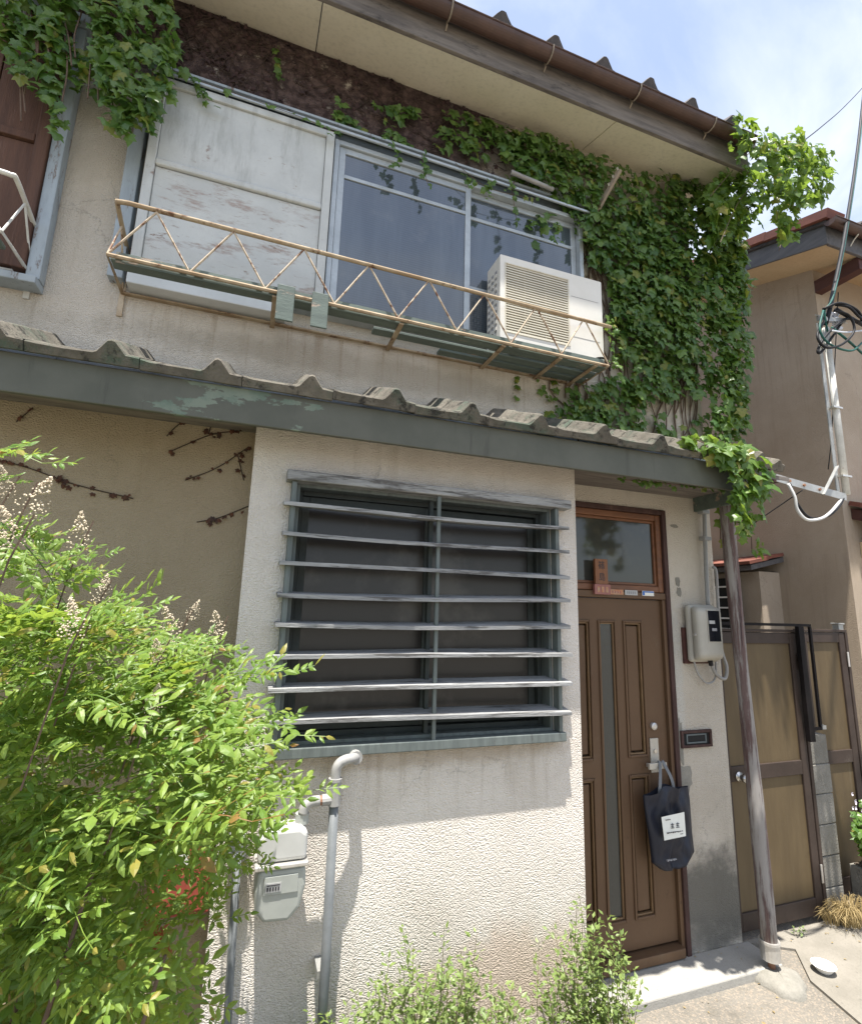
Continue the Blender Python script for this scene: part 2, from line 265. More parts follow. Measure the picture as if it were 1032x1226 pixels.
MT['pink_plate'] = weathered('pink_enamel_plate', (0.30, 0.125, 0.105), (0.26, 0.11, 0.092), 15, 0.5, 0.02, 60)
MT['orange_st'] = weathered('orange_sticker', (0.45, 0.16, 0.06), (0.40, 0.30, 0.20), 55, 0.5, 0.0, 60)
MT['grey_st'] = weathered('grey_sticker', (0.42, 0.42, 0.41), (0.36, 0.36, 0.35), 25, 0.5, 0.0, 60)
MT['blue_st'] = weathered('blue_sticker', (0.035, 0.12, 0.40), (0.04, 0.14, 0.44), 20, 0.5, 0.0, 60)
MT['red_box'] = weathered('red_painted_box', (0.36, 0.075, 0.050), (0.29, 0.06, 0.042), 6, 0.6, 0.15, 60, spots=[((0.15, 0.05, 0.04), 7, 0.6, 0.75, (1, 1, 1))])
MT['dark_wood'] = weathered('dark_red_beam', (0.060, 0.022, 0.017), (0.085, 0.034, 0.026), 6, 0.7, 0.3, 50, (0.7, 0.7, 4))
MT['verge_board'] = weathered('grey_verge_board', (0.085, 0.082, 0.085), (0.125, 0.12, 0.12), 6, 0.75, 0.4, 50, (4, 0.7, 4))
MT['nb_soffit'] = weathered('tan_soffit', (0.55, 0.42, 0.26), (0.50, 0.37, 0.225), 3, 0.85, 0.1, 40)
MT['bark'] = weathered('bark', (0.10, 0.065, 0.045), (0.15, 0.105, 0.075), 20, 0.9, 0.5, 70)
MT['twig_green'] = weathered('green_twig', (0.13, 0.15, 0.055), (0.16, 0.12, 0.06), 20, 0.8, 0.2, 70)
MT['dead_stem'] = weathered('dead_vine_stem', (0.035, 0.024, 0.018), (0.06, 0.04, 0.03), 20, 0.9, 0.3, 70)
MT['dead_leaf'] = weathered('dead_vine_leaf', (0.12, 0.045, 0.022), (0.045, 0.028, 0.022), 26, 0.9, 0.3, 70)
MT['dead_scrap'] = weathered('dead_creeper_scrap', (0.060, 0.032, 0.030), (0.035, 0.022, 0.022), 26, 0.9, 0.3, 70)
MT['ledge_white'] = weathered('white_sill', (0.60, 0.62, 0.61), (0.53, 0.55, 0.54), 5, 0.6, 0.1, 60, speck=0.03)
MT['terracotta'] = weathered('grey_pot', (0.24, 0.225, 0.195), (0.19, 0.175, 0.15), 9, 0.9, 0.4, 60)
MT['soil'] = weathered('soil', (0.075, 0.055, 0.038), (0.11, 0.085, 0.06), 14, 1.0, 0.9, 60, bdist=0.01)

def fascia_mat():
    b = NB('grey_green_peeling_fascia'); v = b.pos()
    col = b.mix(b.ramp(b.noise(v, 6, 6, 0.6), 0.3, 0.7), (0.085, 0.088, 0.070), (0.105, 0.107, 0.086))
    n = b.noise(b.pos((1, 1, 2.2), (7.3, 1.7, 2.2)), 3.2, 9, 0.66)
    for cx_, w_, a_ in ((-0.15, 0.42, 0.20), (0.2, 0.2, 0.10), (2.6, 0.3, 0.12)):
        d = b.math('ABSOLUTE', b.math('SUBTRACT', b.node('ShaderNodeSeparateXYZ', Vector=v).outputs[0], cx_))
        n = b.math('ADD', n, b.ramp(d, w_, 0.0, 0.0, a_))
    m1 = b.ramp(n, 0.69, 0.705)
    pc = b.mix(b.ramp(b.noise(v, 9, 6, 0.7), 0.4, 0.62), (0.17, 0.20, 0.155), (0.115, 0.155, 0.12))
    col = b.mix(m1, col, pc)
    drip = b.noise(b.pos((9, 9, 0.7), (1, 2, 3)), 2.2, 6, 0.7)
    col = b.mix(b.ramp(drip, 0.58, 0.74, 0, 0.5), col, (0.045, 0.043, 0.036))
    return b.done(b.principled(col, 0.65, b.bump(b.math('SUBTRACT', b.noise(v, 70, 4), b.math('MULTIPLY', m1, .8)), 0.25, 0.003), 0, 0.3))
MT['fascia_grey'] = fascia_mat()
def glassmat(name, col, rough, ior, bumpscale=0, bstr=0.1, streak=None):
    b = NB(name); c = col
    if streak: c = b.mix(b.ramp(b.noise(b.pos((1, 1, 1)), streak[1], 6, 0.6), 0.48, 0.66, 0, 0.8), col, streak[0])
    nrm = b.bump(b.noise(b.pos(), bumpscale, 2), bstr, 0.004) if bumpscale else None
    return b.done(b.principled(c, rough, nrm, 0, 0.6, IOR=ior))
def glass_up():
    b = NB('upper_window_glass'); v = b.pos()
    c = b.mix(b.ramp(b.noise(b.pos((5, 1, 0.7)), 1.5, 5, 0.6), 0.35, 0.7), (0.044, 0.056, 0.068), (0.075, 0.092, 0.106))     # curtain folds seen through the pane
    wv = b.node('ShaderNodeTexWave', _bands_direction='Z', Vector=b.pos((1, 1, 1)), Scale=22.0, Distortion=1.5, Detail=2.0)
    c = b.mix(b.ramp(wv.outputs['Fac'], 0.75, 1.0, 0, 0.3), c, (0.12, 0.14, 0.16))
    c = b.mix(b.ramp(b.noise(v, 4, 7, 0.7), 0.55, 0.75, 0, 0.35), c, (0.16, 0.165, 0.16))                                   # dust
    ro = b.ramp(b.noise(v, 3, 6, 0.65), 0.4, 0.75, 0.02, 0.16)
    return b.done(b.principled(c, ro, b.bump(b.noise(v, 1.6, 2), 0.05, 0.004), 0, 0.6, IOR=1.8))
MT['glass_up'] = glass_up()
MT['glass_low'] = glassmat('frosted_dark_glass', (0.030, 0.0275, 0.025), 0.26, 1.42, 5, 0.12, ((0.095, 0.088, 0.078), 2.3))  # paler patches in the pane colour imitate soft reflections on frosted glass
MT['glass_tr'] = glassmat('transom_glass', (0.045, 0.046, 0.040), 0.10, 1.5, 9, 0.15, ((0.075, 0.072, 0.052), 5))
MT['glass_door'] = glassmat('ribbed_door_glass', (0.032, 0.036, 0.033), 0.14, 1.55, 26, 0.5)
MT['glass_meter'] = glassmat('meter_window', (0.010, 0.012, 0.016), 0.08, 1.5)
MT['amber'] = None
def amber():
    b = NB('amber_fibreglass_panel'); v = b.pos()
    col = b.mix(b.ramp(b.noise(b.pos((3, 3, 0.5)), 3, 6, 0.62), 0.35, 0.7), (0.150, 0.108, 0.056), (0.115, 0.082, 0.043))
    col = b.mix(b.ramp(b.noise(b.pos((6, 6, 0.5), (3, 1, 2)), 3, 7, 0.7), 0.60, 0.78, 0, 0.5), col, (0.22, 0.18, 0.12))
    col = b.mix(b.ramp(b.noise(b.pos((2, 2, 2), (1, 9, 4)), 3, 8, 0.7), 0.55, 0.75, 0, 0.45), col, (0.085, 0.062, 0.036))
    p = b.principled(col, 0.55, b.bump(b.noise(b.pos((1, 1, 0.3)), 9, 3), 0.5, 0.01, b.bump(b.noise(v, 130, 2), 0.2, 0.002)), 0, 0.35)
    t = b.node('ShaderNodeBsdfTranslucent', Color=(0.24, 0.16, 0.075)); ms = b.node('ShaderNodeMixShader'); ms.inputs[0].default_value = 0.25
    b.l.new(p, ms.inputs[1]); b.l.new(t.outputs[0], ms.inputs[2]); return b.done(ms.outputs[0])
MT['amber'] = amber()
def ground_mat():
    b = NB('worn_street_concrete'); v = b.pos()
    col = b.mix(b.ramp(b.noise(v, 1.6, 6, 0.6), 0.3, 0.7), (0.205, 0.187, 0.157), (0.15, 0.138, 0.117))
    sp = b.node('ShaderNodeTexVoronoi', Vector=v, Scale=120.0)
    col = b.mix(b.ramp(b.node('ShaderNodeSeparateColor', Color=sp.outputs['Color']).outputs[0], 0.5, 1.0, 0, 0.55), col, (0.33, 0.27, 0.205))
    col = b.mix(b.ramp(b.noise(v, 150, 3, 0.6), 0.56, 0.70, 0, 0.75), col, (0.12, 0.11, 0.095))
    col = b.mix(b.ramp(b.noise(b.pos((1, 1, 1), (5, 5, 0)), 3.2, 7, 0.7), 0.54, 0.68, 0, 0.7), col, (0.12, 0.11, 0.09))
    h = b.math('ADD', b.noise(v, 150, 3, 0.6), b.math('MULTIPLY', sp.outputs['Distance'], -0.8))
    return b.done(b.principled(col, 0.95, b.bump(h, 0.7, 0.006), 0, 0.25))
MT['ground'] = ground_mat()
MT['ivy'] = leafmat('ivy_leaf', (0.044, 0.104, 0.022), (0.140, 0.225, 0.046), extra=[(0.07, (0.20, 0.22, 0.04))], trans=0.32, gloss=0.38, tl=(0.20, 0.36, 0.05))
MT['ivy_bright'] = leafmat('sunlit_tone_ivy_leaf', (0.060, 0.135, 0.022), (0.135, 0.22, 0.04), extra=[(0.06, (0.26, 0.24, 0.05))], trans=0.38, gloss=0.38, tl=(0.34, 0.48, 0.06))  # brighter copy of the ivy leaf, sunlit tone put into its colour
MT['nandina'] = leafmat('nandina_leaf', (0.095, 0.185, 0.032), (0.250, 0.335, 0.065), extra=[(0.07, (0.27, 0.22, 0.05)), (0.012, (0.28, 0.12, 0.05))], trans=0.42, gloss=0.45, tl=(0.44, 0.58, 0.08))
MT['nandina_red'] = leafmat('red_nandina_leaf', (0.30, 0.055, 0.035), (0.33, 0.20, 0.045), trans=0.35, gloss=0.45, tl=(0.55, 0.16, 0.06))
MT['privet'] = leafmat('small_shrub_leaf', (0.105, 0.165, 0.040), (0.22, 0.285, 0.085), trans=0.3, gloss=0.45, tl=(0.34, 0.42, 0.10))
MT['flower_cream'] = weathered('cream_flower', (0.54, 0.47, 0.36), (0.46, 0.38, 0.27), 60, 0.8, 0.0, 60, speck=0.0)
MT['flower_white'] = weathered('white_flower', (0.78, 0.73, 0.78), (0.70, 0.62, 0.70), 60, 0.8, 0.0, 60, speck=0.0)
MT['dry_grass'] = leafmat('dry_grass_blade', (0.24, 0.17, 0.07), (0.40, 0.31, 0.15), trans=0.25, gloss=0.7, tl=(0.5, 0.4, 0.18))

# ------------------------------------------------------------------ geometry helpers
OFF = {}
def link(name, me, parent=None):
    o = bpy.data.objects.new(name, me); COL.objects.link(o)
    if parent is not None: o.parent = parent; OFF[o.name] = OFF[parent.name]
    else: OFF[o.name] = Vector((0, 0, 0))
    return o
def thing(name, loc, label, cat, group=None):
    o = bpy.data.objects.new(name, None); COL.objects.link(o); o.location = loc; o.empty_display_size = 0.1
    OFF[o.name] = Vector(loc); o['label'] = label; o['category'] = cat
    if group: o['group'] = group
    return o
class MB:
    def __init__(s): s.v = []; s.f = []
    def add(s, vs, fs):
        b = len(s.v); s.v += [tuple(x) for x in vs]; s.f += [tuple(i+b for i in f) for f in fs]; return s
    def box(s, x0, x1, y0, y1, z0, z1):
        return s.add([(x0,y0,z0),(x1,y0,z0),(x1,y1,z0),(x0,y1,z0),(x0,y0,z1),(x1,y0,z1),(x1,y1,z1),(x0,y1,z1)],
                     [(0,3,2,1),(4,5,6,7),(0,1,5,4),(1,2,6,5),(2,3,7,6),(3,0,4,7)])
    def hexa(s, p):      # 8 points in the order of box()
        return s.add(p, [(0,3,2,1),(4,5,6,7),(0,1,5,4),(1,2,6,5),(2,3,7,6),(3,0,4,7)])
    def bar(s, a, b, w, h, up=(0,0,1)):
        a, b = Vector(a), Vector(b); d = (b-a).normalized(); u = Vector(up)
        sd_ = d.cross(u); sd_ = sd_.normalized() if sd_.length > 1e-4 else Vector((1,0,0)); u = sd_.cross(d).normalized()
        sd_ *= w/2; u *= h/2
        return s.hexa([a-sd_-u, a+sd_-u, b+sd_-u, b-sd_-u, a-sd_+u, a+sd_+u, b+sd_+u, b-sd_+u])
    def tube(s, pts, r, n=8, cap=True):
        pts = [Vector(p) for p in pts]; m = len(pts); rs = r if isinstance(r, (list, tuple)) else [r]*m
        ring = []; prev = None
        for i, p in enumerate(pts):
            t = (pts[min(i+1, m-1)]-pts[max(i-1, 0)]).normalized()
            if prev is None:
                u = t.cross(Vector((0, 0, 1)));  u = u if u.length > 1e-3 else t.cross(Vector((1, 0, 0)))
                u.normalize()
            else:
                u = prev - t*prev.dot(t); u = u.normalized() if u.length > 1e-5 else prev
            prev = u; w = t.cross(u)
            ring.append([p + (u*math.cos(2*math.pi*k/n)+w*math.sin(2*math.pi*k/n))*rs[i] for k in range(n)])
        vs = [q for rg in ring for q in rg]
        fs = [(i*n+k, i*n+(k+1)%n, (i+1)*n+(k+1)%n, (i+1)*n+k) for i in range(m-1) for k in range(n)]
        if cap: fs += [tuple(range(n-1, -1, -1)), tuple(range((m-1)*n, m*n))]
        return s.add(vs, fs)
    def prism(s, poly, y0, y1):     # polygon in XZ, extruded along Y
        n = len(poly); vs = [(x, y0, z) for x, z in poly]+[(x, y1, z) for x, z in poly]
        return s.add(vs, [tuple(range(n)), tuple(range(2*n-1, n-1, -1))]+[(i, i+n, (i+1) % n+n, (i+1) % n) for i in range(n)])
    def mesh(s, name, off=Vector((0, 0, 0)), smooth=False):
        me = bpy.data.meshes.new(name)
        me.from_pydata([(x-off.x, y-off.y, z-off.z) for x, y, z in s.v], [], s.f); me.update()
        if smooth:
            for p in me.polygons: p.use_smooth = True
        return me
    def build(s, name, mat, parent=None, bevel=0, smooth=False, seg=2):
        off = OFF[parent.name] if parent is not None else Vector((0, 0, 0))
        me = s.mesh(name, off, smooth); me.materials.append(MT[mat])
        o = link(name, me, parent)
        if bevel:
            b = o.modifiers.new('bevel', 'BEVEL'); b.width = bevel; b.segments = seg; b.limit_method = 'ANGLE'; b.angle_limit = math.radians(40)
        return o
def piece(name, me, parent, loc, rot=None, scale=None):
    o = link(name, me, parent); o.location = Vector(loc)-OFF[parent.name]
    if rot is not None: o.rotation_euler = rot
    if scale is not None: o.scale = scale
    return o
def structure(o): o['kind'] = 'structure'; return o
def curve_pts(pts, n=8):
    P = [Vector(p) for p in pts]; P = [P[0]*2-P[1]]+P+[P[-1]*2-P[-2]]; out = []
    for i in range(1, len(P)-2):
        for k in range(n):
            t = k/n; a, b, c, d = P[i-1], P[i], P[i+1], P[i+2]
            out.append(0.5*((2*b)+(c-a)*t+(2*a-5*b+4*c-d)*t*t+(3*b-a-3*c+d)*t**3))
    out.append(P[-2]); return out
def wall_holes(x0, x1, z0, z1, holes, y0, depth, mb=None):
    mb = mb or MB()
    xs = sorted({x0, x1, *[h[0] for h in holes], *[h[1] for h in holes]}); zs = sorted({z0, z1, *[h[2] for h in holes], *[h[3] for h in holes]})
    for i in range(len(xs)-1):
        for j in range(len(zs)-1):
            cx_, cz_ = (xs[i]+xs[i+1])/2, (zs[j]+zs[j+1])/2
            if any(h[0] < cx_ < h[1] and h[2] < cz_ < h[3] for h in holes): continue
            mb.add([(xs[i],y0,zs[j]),(xs[i+1],y0,zs[j]),(xs[i+1],y0,zs[j+1]),(xs[i],y0,zs[j+1])], [(0,1,2,3)])
    for (a, b, c, d) in holes:
        y1 = y0+depth
        mb.add([(a,y0,c),(b,y0,c),(b,y0,d),(a,y0,d),(a,y1,c),(b,y1,c),(b,y1,d),(a,y1,d)], [(0,4,5,1),(1,5,6,2),(2,6,7,3),(3,7,4,0)])
    return mb
def frame(mb, x0, x1, z0, z1, w, y0, y1):
    mb.box(x0, x0+w, y0, y1, z0, z1); mb.box(x1-w, x1, y0, y1, z0, z1)
    mb.box(x0+w, x1-w, y0, y1, z0, z0+w); mb.box(x0+w, x1-w, y0, y1, z1-w, z1); return mb

# ------------------------------------------------------------------ the setting: ground and slabs
gb = MB(); gb.add([(-150,-150,0),(150,-150,0),(150,150,0),(-150,150,0)], [(0,1,2,3)])
structure(gb.build('ground', 'ground'))
sb = MB(); sb.box(1.62, 2.955, 2.385, 2.60, -0.02, 0.045)
structure(sb.build('doorstep', 'concrete_step', bevel=0.008))
p0, p1, p2 = at(937, 1121, Z=0.03), at(985, 1165, Z=0.03), at(1032, 1215, Z=0.03)
ap = MB(); poly = [(2.96, 2.645), (p0.x-0.02, 2.50), (p1.x-0.1, p1.y), (p2.x-0.05, p2.y-0.05), (5.2, 1.75), (5.2, 2.645)]
ap.add([(x, y, 0.014) for x, y in poly]+[(x, y, -0.02) for x, y in poly], [tuple(range(6))]+[(i, i+6, (i+1) % 6+6, (i+1) % 6) for i in range(6)])
structure(ap.build('pavement', 'apron'))
so = MB(); so.box(-1.9, 1.60, 1.72, 2.275, -0.02, 0.012)
structure(so.build('planting_strip', 'soil'))

# ------------------------------------------------------------------ the house
YD, YB, YL, YF, YE = 2.60, 2.28, 2.42, 2.07, 2.21
house = thing('stucco_house', (0.8, 2.6, 0), 'cream stucco two-storey house with tiled canopy, ivy and slatted window grille', 'house')
XC = 2.915
DOOR = (1.66, 2.525, 0.055, 2.585)
mb = wall_holes(-4, XC, 0, 5.22, [DOOR], YD, 0.10)
mb.add([(XC,YD,0),(XC,7,0),(XC,7,5.22),(XC,YD,5.22)], [(0,1,2,3)])
mb.add([(-4,YD,0),(-4,7,0),(-4,7,5.22),(-4,YD,5.22)], [(3,2,1,0)])
mb.add([(-4,7,0),(XC,7,0),(XC,7,5.22),(-4,7,5.22)], [(3,2,1,0)])
wall = mb.build('wall', 'stucco_main', house)
HX0, HX1, HZ0, HZ1 = 0.165, 1.455, 1.345, 2.44
mb = wall_holes(-0.025, 1.614, 0, 2.72, [(HX0, HX1, HZ0, HZ1)], YB, 0.14)
for x, fl in ((-0.025, 0), (1.614, 1)):
    q = [(x,YB,0),(x,YD+0.02,0),(x,YD+0.02,2.72),(x,YB,2.72)]; mb.add(q, [(0,1,2,3) if fl else (3,2,1,0)])
bay = mb.build('bay_wall', 'stucco_bay', house)
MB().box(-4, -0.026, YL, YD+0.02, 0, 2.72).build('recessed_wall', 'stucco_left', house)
# plaster chips beside the door frame
for k, (cx_, cz_, rx, rz) in enumerate([(2.545, 1.16, 0.022, 0.15), (2.565, 0.955, 0.055, 0.075), (2.60, 2.13, 0.02, 0.035), (2.605, 2.06, 0.02, 0.03), (2.60, 2.49, 0.03, 0.012)]):
    n = 15; m = MB(); poly = []
    for i in range(n):
        a = 2*math.pi*i/n; r = 0.7+0.5*rnd.random(); poly.append((cx_+rx*r*math.cos(a), cz_+rz*r*math.sin(a)))
    m.prism(poly[::-1], YD-0.0025, YD+0.01); m.build('plaster_chip', 'mortar', wall)

# --- canopy over the ground floor
canopy = MB().box(-4, 2.803, YF, YF+0.022, 2.608, 2.756).build('canopy_fascia', 'fascia_grey', house, bevel=0.004)
MB().box(2.775, 2.797, YF+0.023, YD-0.001, 2.60, 2.735).build('end_board', 'green_board', canopy, bevel=0.003)
SL = 0.43; th = math.atan(SL)
m = MB(); m.hexa([(-4,YF+0.01,2.712),(2.98,YF+0.01,2.712),(2.98,YD-0.002,2.712+0.52*SL),(-4,YD-0.002,2.712+0.52*SL),(-4,YF+0.01,2.738),(2.98,YF+0.01,2.738),(2.98,YD-0.002,2.738+0.52*SL),(-4,YD-0.002,2.738+0.52*SL)])
m.build('deck', 'fascia_wood', canopy)
MB().box(-4, 2.76, YF+0.03, YD-0.001, 2.69, 2.70).build('ceiling_board', 'fascia_wood', canopy)
for i in range(3): MB().box([-3.9,-0.9,2.1][i]+0.001, [-0.903,2.097,2.9][i], YD-0.012, YD-0.001, 2.945, 2.985).build('flashing', 'alu', canopy)
def tile_mesh(name, w, L, ridge, rh, thick, mat, rw=0.062, seed=0):
    r = random.Random(seed)
    prof = [(0,0.004),(0.035,0.001),(w*0.33,0.0),(ridge-rw-0.012,0.001),(ridge-rw,0.008),(ridge-rw*0.55,rh*0.62),(ridge-rw*0.25,rh*0.93),(ridge,rh),(ridge+rw*0.25,rh*0.93),(ridge+rw*0.55,rh*0.62),(ridge+rw,0.008),(w-0.003,0.004)]
    n = len(prof); ys = [0, 0.012, L*0.5, L]; vs = []; fs = []
    for j, y in enumerate(ys):
        dz = -0.006 if j == 0 else 0
        for (x, z) in prof: vs.append((x, y+r.uniform(-1, 1)*0.002, z+dz+r.uniform(-1, 1)*0.0012))
        for (x, z) in prof: vs.append((x, y, -thick+0.004*(j == 0)))
    st = 2*n
    for j in range(3):
        for i in range(n-1):
            a = j*st+i; fs += [(a, a+1, a+st+1, a+st), (a+n+1, a+n, a+st+n, a+st+n+1)]
        fs += [(j*st, j*st+st, j*st+st+n, j*st+n), (j*st+n-1, j*st+2*n-1, j*st+st+2*n-1, j*st+st+n-1)]
    for i in range(n-1): fs += [(i, i+n, i+n+1, i+1), (3*st+i+1, 3*st+i+n+1, 3*st+i+n, 3*st+i)]
    me = bpy.data.meshes.new(name); me.from_pydata(vs, [], fs); me.update(); me.materials.append(MT[mat])
    return me
TW, RID = 0.3595, 0.265
tms = [tile_mesh('canopy_tile', TW, 0.275, RID, 0.054, 0.040, 'tile_old', rw=0.046, seed=i) for i in range(4)]
for c in range(2):
    for k in range(-6, 11):
        x = -0.905+TW*k-RID
        y = YF-0.040+c*0.255; z = 2.788+c*(0.255*SL+0.003)
        piece('roof_tile', tms[(k*3+c) % 4], canopy, (x, y+rnd.uniform(-.006, .006), z+rnd.uniform(-.003, .004)), (th, rnd.uniform(-.008, .008), rnd.uniform(-.008, .008)))
endt = tile_mesh('canopy_end_tile', 0.105, 0.275, 0.05, 0.030, 0.042, 'tile_old', rw=0.03, seed=9)
for c in range(2): piece('roof_tile', endt, canopy, (-0.905+TW*11-RID, YF-0.040+c*0.255, 2.788+c*(0.255*SL+0.003)), (th, 0, 0))

# --- upper roof
roof = MB(); RS = 0.42; rt = math.atan(RS)
roof.hexa([(-4,2.16,5.185),(3.12,2.16,5.185),(3.12,6.5,5.185+4.34*RS),(-4,6.5,5.185+4.34*RS),(-4,2.16,5.222),(3.12,2.16,5.222),(3.12,6.5,5.222+4.34*RS),(-4,6.5,5.222+4.34*RS)])
roof = roof.build('roof', 'tile_dark', house)
tmu = [tile_mesh('eave_tile', 0.353, 0.30, 0.265, 0.060, 0.022, 'tile_dark', rw=0.06, seed=20+i) for i in range(3)]
for c in range(3):
    for k in range(-14, 6):
        x = 1.093+0.353*k-0.265
        if x < -4: continue
        piece('roof_tile', tmu[(k+c) % 3], roof, (x, 2.12+c*0.26, 5.248+c*(0.26*RS+0.010)), (rt, 0, rnd.uniform(-.01, .01)))
MB().box(-4, 3.10, YE, YE+0.025, 5.027, 5.212).build('eave_fascia', 'fascia_wood', house, bevel=0.004)
for a, b in ((-4, -1.755), (-1.749, 0.097), (0.103, 1.967), (1.973, 3.09)):
    m = MB(); m.hexa([(a,YE+0.025,5.030),(b,YE+0.025,5.030),(b,YD,5.160),(a,YD,5.160),(a,YE+0.025,5.042),(b,YE+0.025,5.042),(b,YD,5.172),(a,YD,5.172)])
    m.build('soffit_panel', 'soffit', house)
m = MB(); m.hexa([(2.918,YD+0.001,5.160),(3.09,YD+0.001,5.160),(3.09,6.4,5.16+3.8*0.34),(2.918,6.4,5.16+3.8*0.34),(2.918,YD+0.001,5.172),(3.09,YD+0.001,5.172),(3.09,6.4,5.172+3.8*0.34),(2.918,6.4,5.172+3.8*0.34)])
m.build('verge_soffit', 'soffit', house)
m = MB(); m.hexa([(3.092,YE+0.03,5.03),(3.115,YE+0.03,5.03),(3.115,6.4,5.03+4.16*RS),(3.092,6.4,5.03+4.16*RS),(3.092,YE+0.03,5.18),(3.115,YE+0.03,5.18),(3.115,6.4,5.18+4.16*RS),(3.092,6.4,5.18+4.16*RS)])
m.build('verge_board', 'fascia_wood', house)
# gutter: half-round trough
def gutter(x0, x1, yc, zc, r, mat, parent, name='gutter', sag=0.0):
    m = MB(); n = 12; nx = 14; vs = []; fs = []
    for i in range(nx+1):
        x = x0+(x1-x0)*i/nx; dz = -sag*(i/nx)+0.003*math.sin(i*1.7)
        for k in range(n+1):
            a = math.pi+math.pi*k/n
            vs.append((x, yc+r*math.cos(a), zc+r*math.sin(a)*1.05+dz))
        for k in range(n, -1, -1):
            a = math.pi+math.pi*k/n
            vs.append((x, yc+(r-.003)*math.cos(a), zc+(r-.003)*math.sin(a)*1.05+dz))
    st = 2*(n+1)
    for i in range(nx):
        for k in range(st): fs.append((i*st+k, i*st+(k+1) % st, (i+1)*st+(k+1) % st, (i+1)*st+k))
    m.add(vs, fs)
    for xe in (0, nx): m.add([vs[xe*st+k] for k in range(n+1)], [tuple(range(n+1))])
    m.tube([(x0, yc-r, zc), (x1, yc-r, zc-sag)], 0.006, 6)
    return m.build(name, mat, parent, smooth=False)
gut = gutter(-4, 3.06, 2.145, 5.205, 0.046, 'gutter', house)
for x in (-1.9, -1.2, -0.55, 0.13, 0.78, 1.42, 2.06, 2.68):
    m = MB(); pts = [(x, YE-0.002, 5.14), (x, 2.185, 5.155)]+[(x, 2.145+0.052*math.cos(math.pi*2-a), 5.205-0.052*math.sin(a)*1.05) for a in [math.pi*k/8 for k in range(0, 9)]]
    m.tube(pts, 0.005, 6); m.build('gutter_bracket', 'bracket_metal', gut)
# --- shutter box on the upper floor
sh = MB().box(-0.655, 0.235, 2.512, YD-0.001, 3.44, 4.53).build('shutter_box', 'blue_trim', house)
MB().box(-0.610, 0.192, 2.503, 2.5115, 4.055, 4.487).build('panel', 'blue_paint', sh, bevel=0.002)
MB().box(-0.610, 0.192, 2.503, 2.5115, 3.484, 4.015).build('panel', 'blue_paint_worn', sh, bevel=0.002)
for a in ((-0.655, -0.612, 3.44, 4.53), (0.194, 0.238, 3.44, 4.53), (-0.612, 0.194, 3.44, 3.482), (-0.612, 0.194, 4.489, 4.53)):
    MB().box(a[0], a[1], 2.490, 2.5115, a[2], a[3]).build('border', 'blue_paint', sh, bevel=0.003)
MB().box(-0.6115, 0.1935, 2.485, 2.5115, 4.018, 4.053).build('middle_rail', 'blue_paint', sh, bevel=0.008)
MB().box(-0.75, -0.685, 2.535, YD-0.001, 3.40, 4.55).build('jamb', 'blue_trim', sh, bevel=0.004)
MB().box(-0.66, 0.06, 2.50, 2.598, 3.365, 3.425).build('sill', 'ledge_white', sh, bevel=0.004)
# --- upper sliding window
uw = frame(MB(), 0.245, 1.905, 3.435, 4.53, 0.028, 2.525, YD-0.001).build('upper_window', 'alu', house, bevel=0.003)
def sash(x0, x1, yy, bars, par, glass, fm, z0=3.464, z1=4.50, w=0.036):
    f = frame(MB(), x0, x1, z0, z1, w, yy, yy+0.018).build('sash', fm, par, bevel=0.002)
    zs = [z0+w]+sorted(bars)+[z1-w]
    for z in bars: MB().box(x0+w, x1-w, yy+0.001, yy+0.017, z-0.011, z+0.011).build('glazing_bar', fm, par, bevel=0.002)
    for i in range(len(zs)-1):
        a = zs[i]+(0.011 if i else 0); b = zs[i+1]-(0.011 if i < len(zs)-2 else 0)
        MB().box(x0+w, x1-w, yy+0.008, yy+0.011, a, b).build('pane', glass, par)
sash(0.275, 1.095, 2.540, [4.315], uw, 'glass_up', 'alu')
sash(1.060, 1.875, 2.566, [4.315, 3.83], uw, 'glass_up', 'alu')
MB().box(0.275, 1.875, 2.592, 2.5985, 3.47, 4.50).build('curtain', 'alu_dark', uw)
for i in range(4): MB().box(-0.70, 1.93, 2.475+0.018*i, 2.475+0.018*i+0.012, 4.537+0.020*i, 4.551+0.020*i).build('shutter_track', 'alu', uw, bevel=0.002)
MB().box(-0.72, 1.95, 2.52, YD-0.001, 4.618, 4.632).build('head_flashing', 'blue_trim', uw)
MB().box(-0.70, 1.93, 2.553, YD-0.001, 4.534, 4.612).build('head_board', 'alu_dark', uw)
m = MB(); m.tube([at(612, 206, Y=2.47), at(662, 227, Y=2.47)], 0.014, 8); m.build('roller_tube', 'cable_grey', uw, smooth=True)
a, b = at(742, 203, Y=2.36), at(706, 268, Y=2.58)
br = MB().bar(a, b, 0.022, 0.03).build('pole_bracket', 'bracket_metal', house, bevel=0.003)
for t in (0.02, 0.16, 0.3): 
    q = a.lerp(b, t); MB().bar(q+Vector((-.012, 0, 0)), q+Vector((-.024, -0.006, 0.012)), 0.010, 0.012).build('peg', 'silver', br)

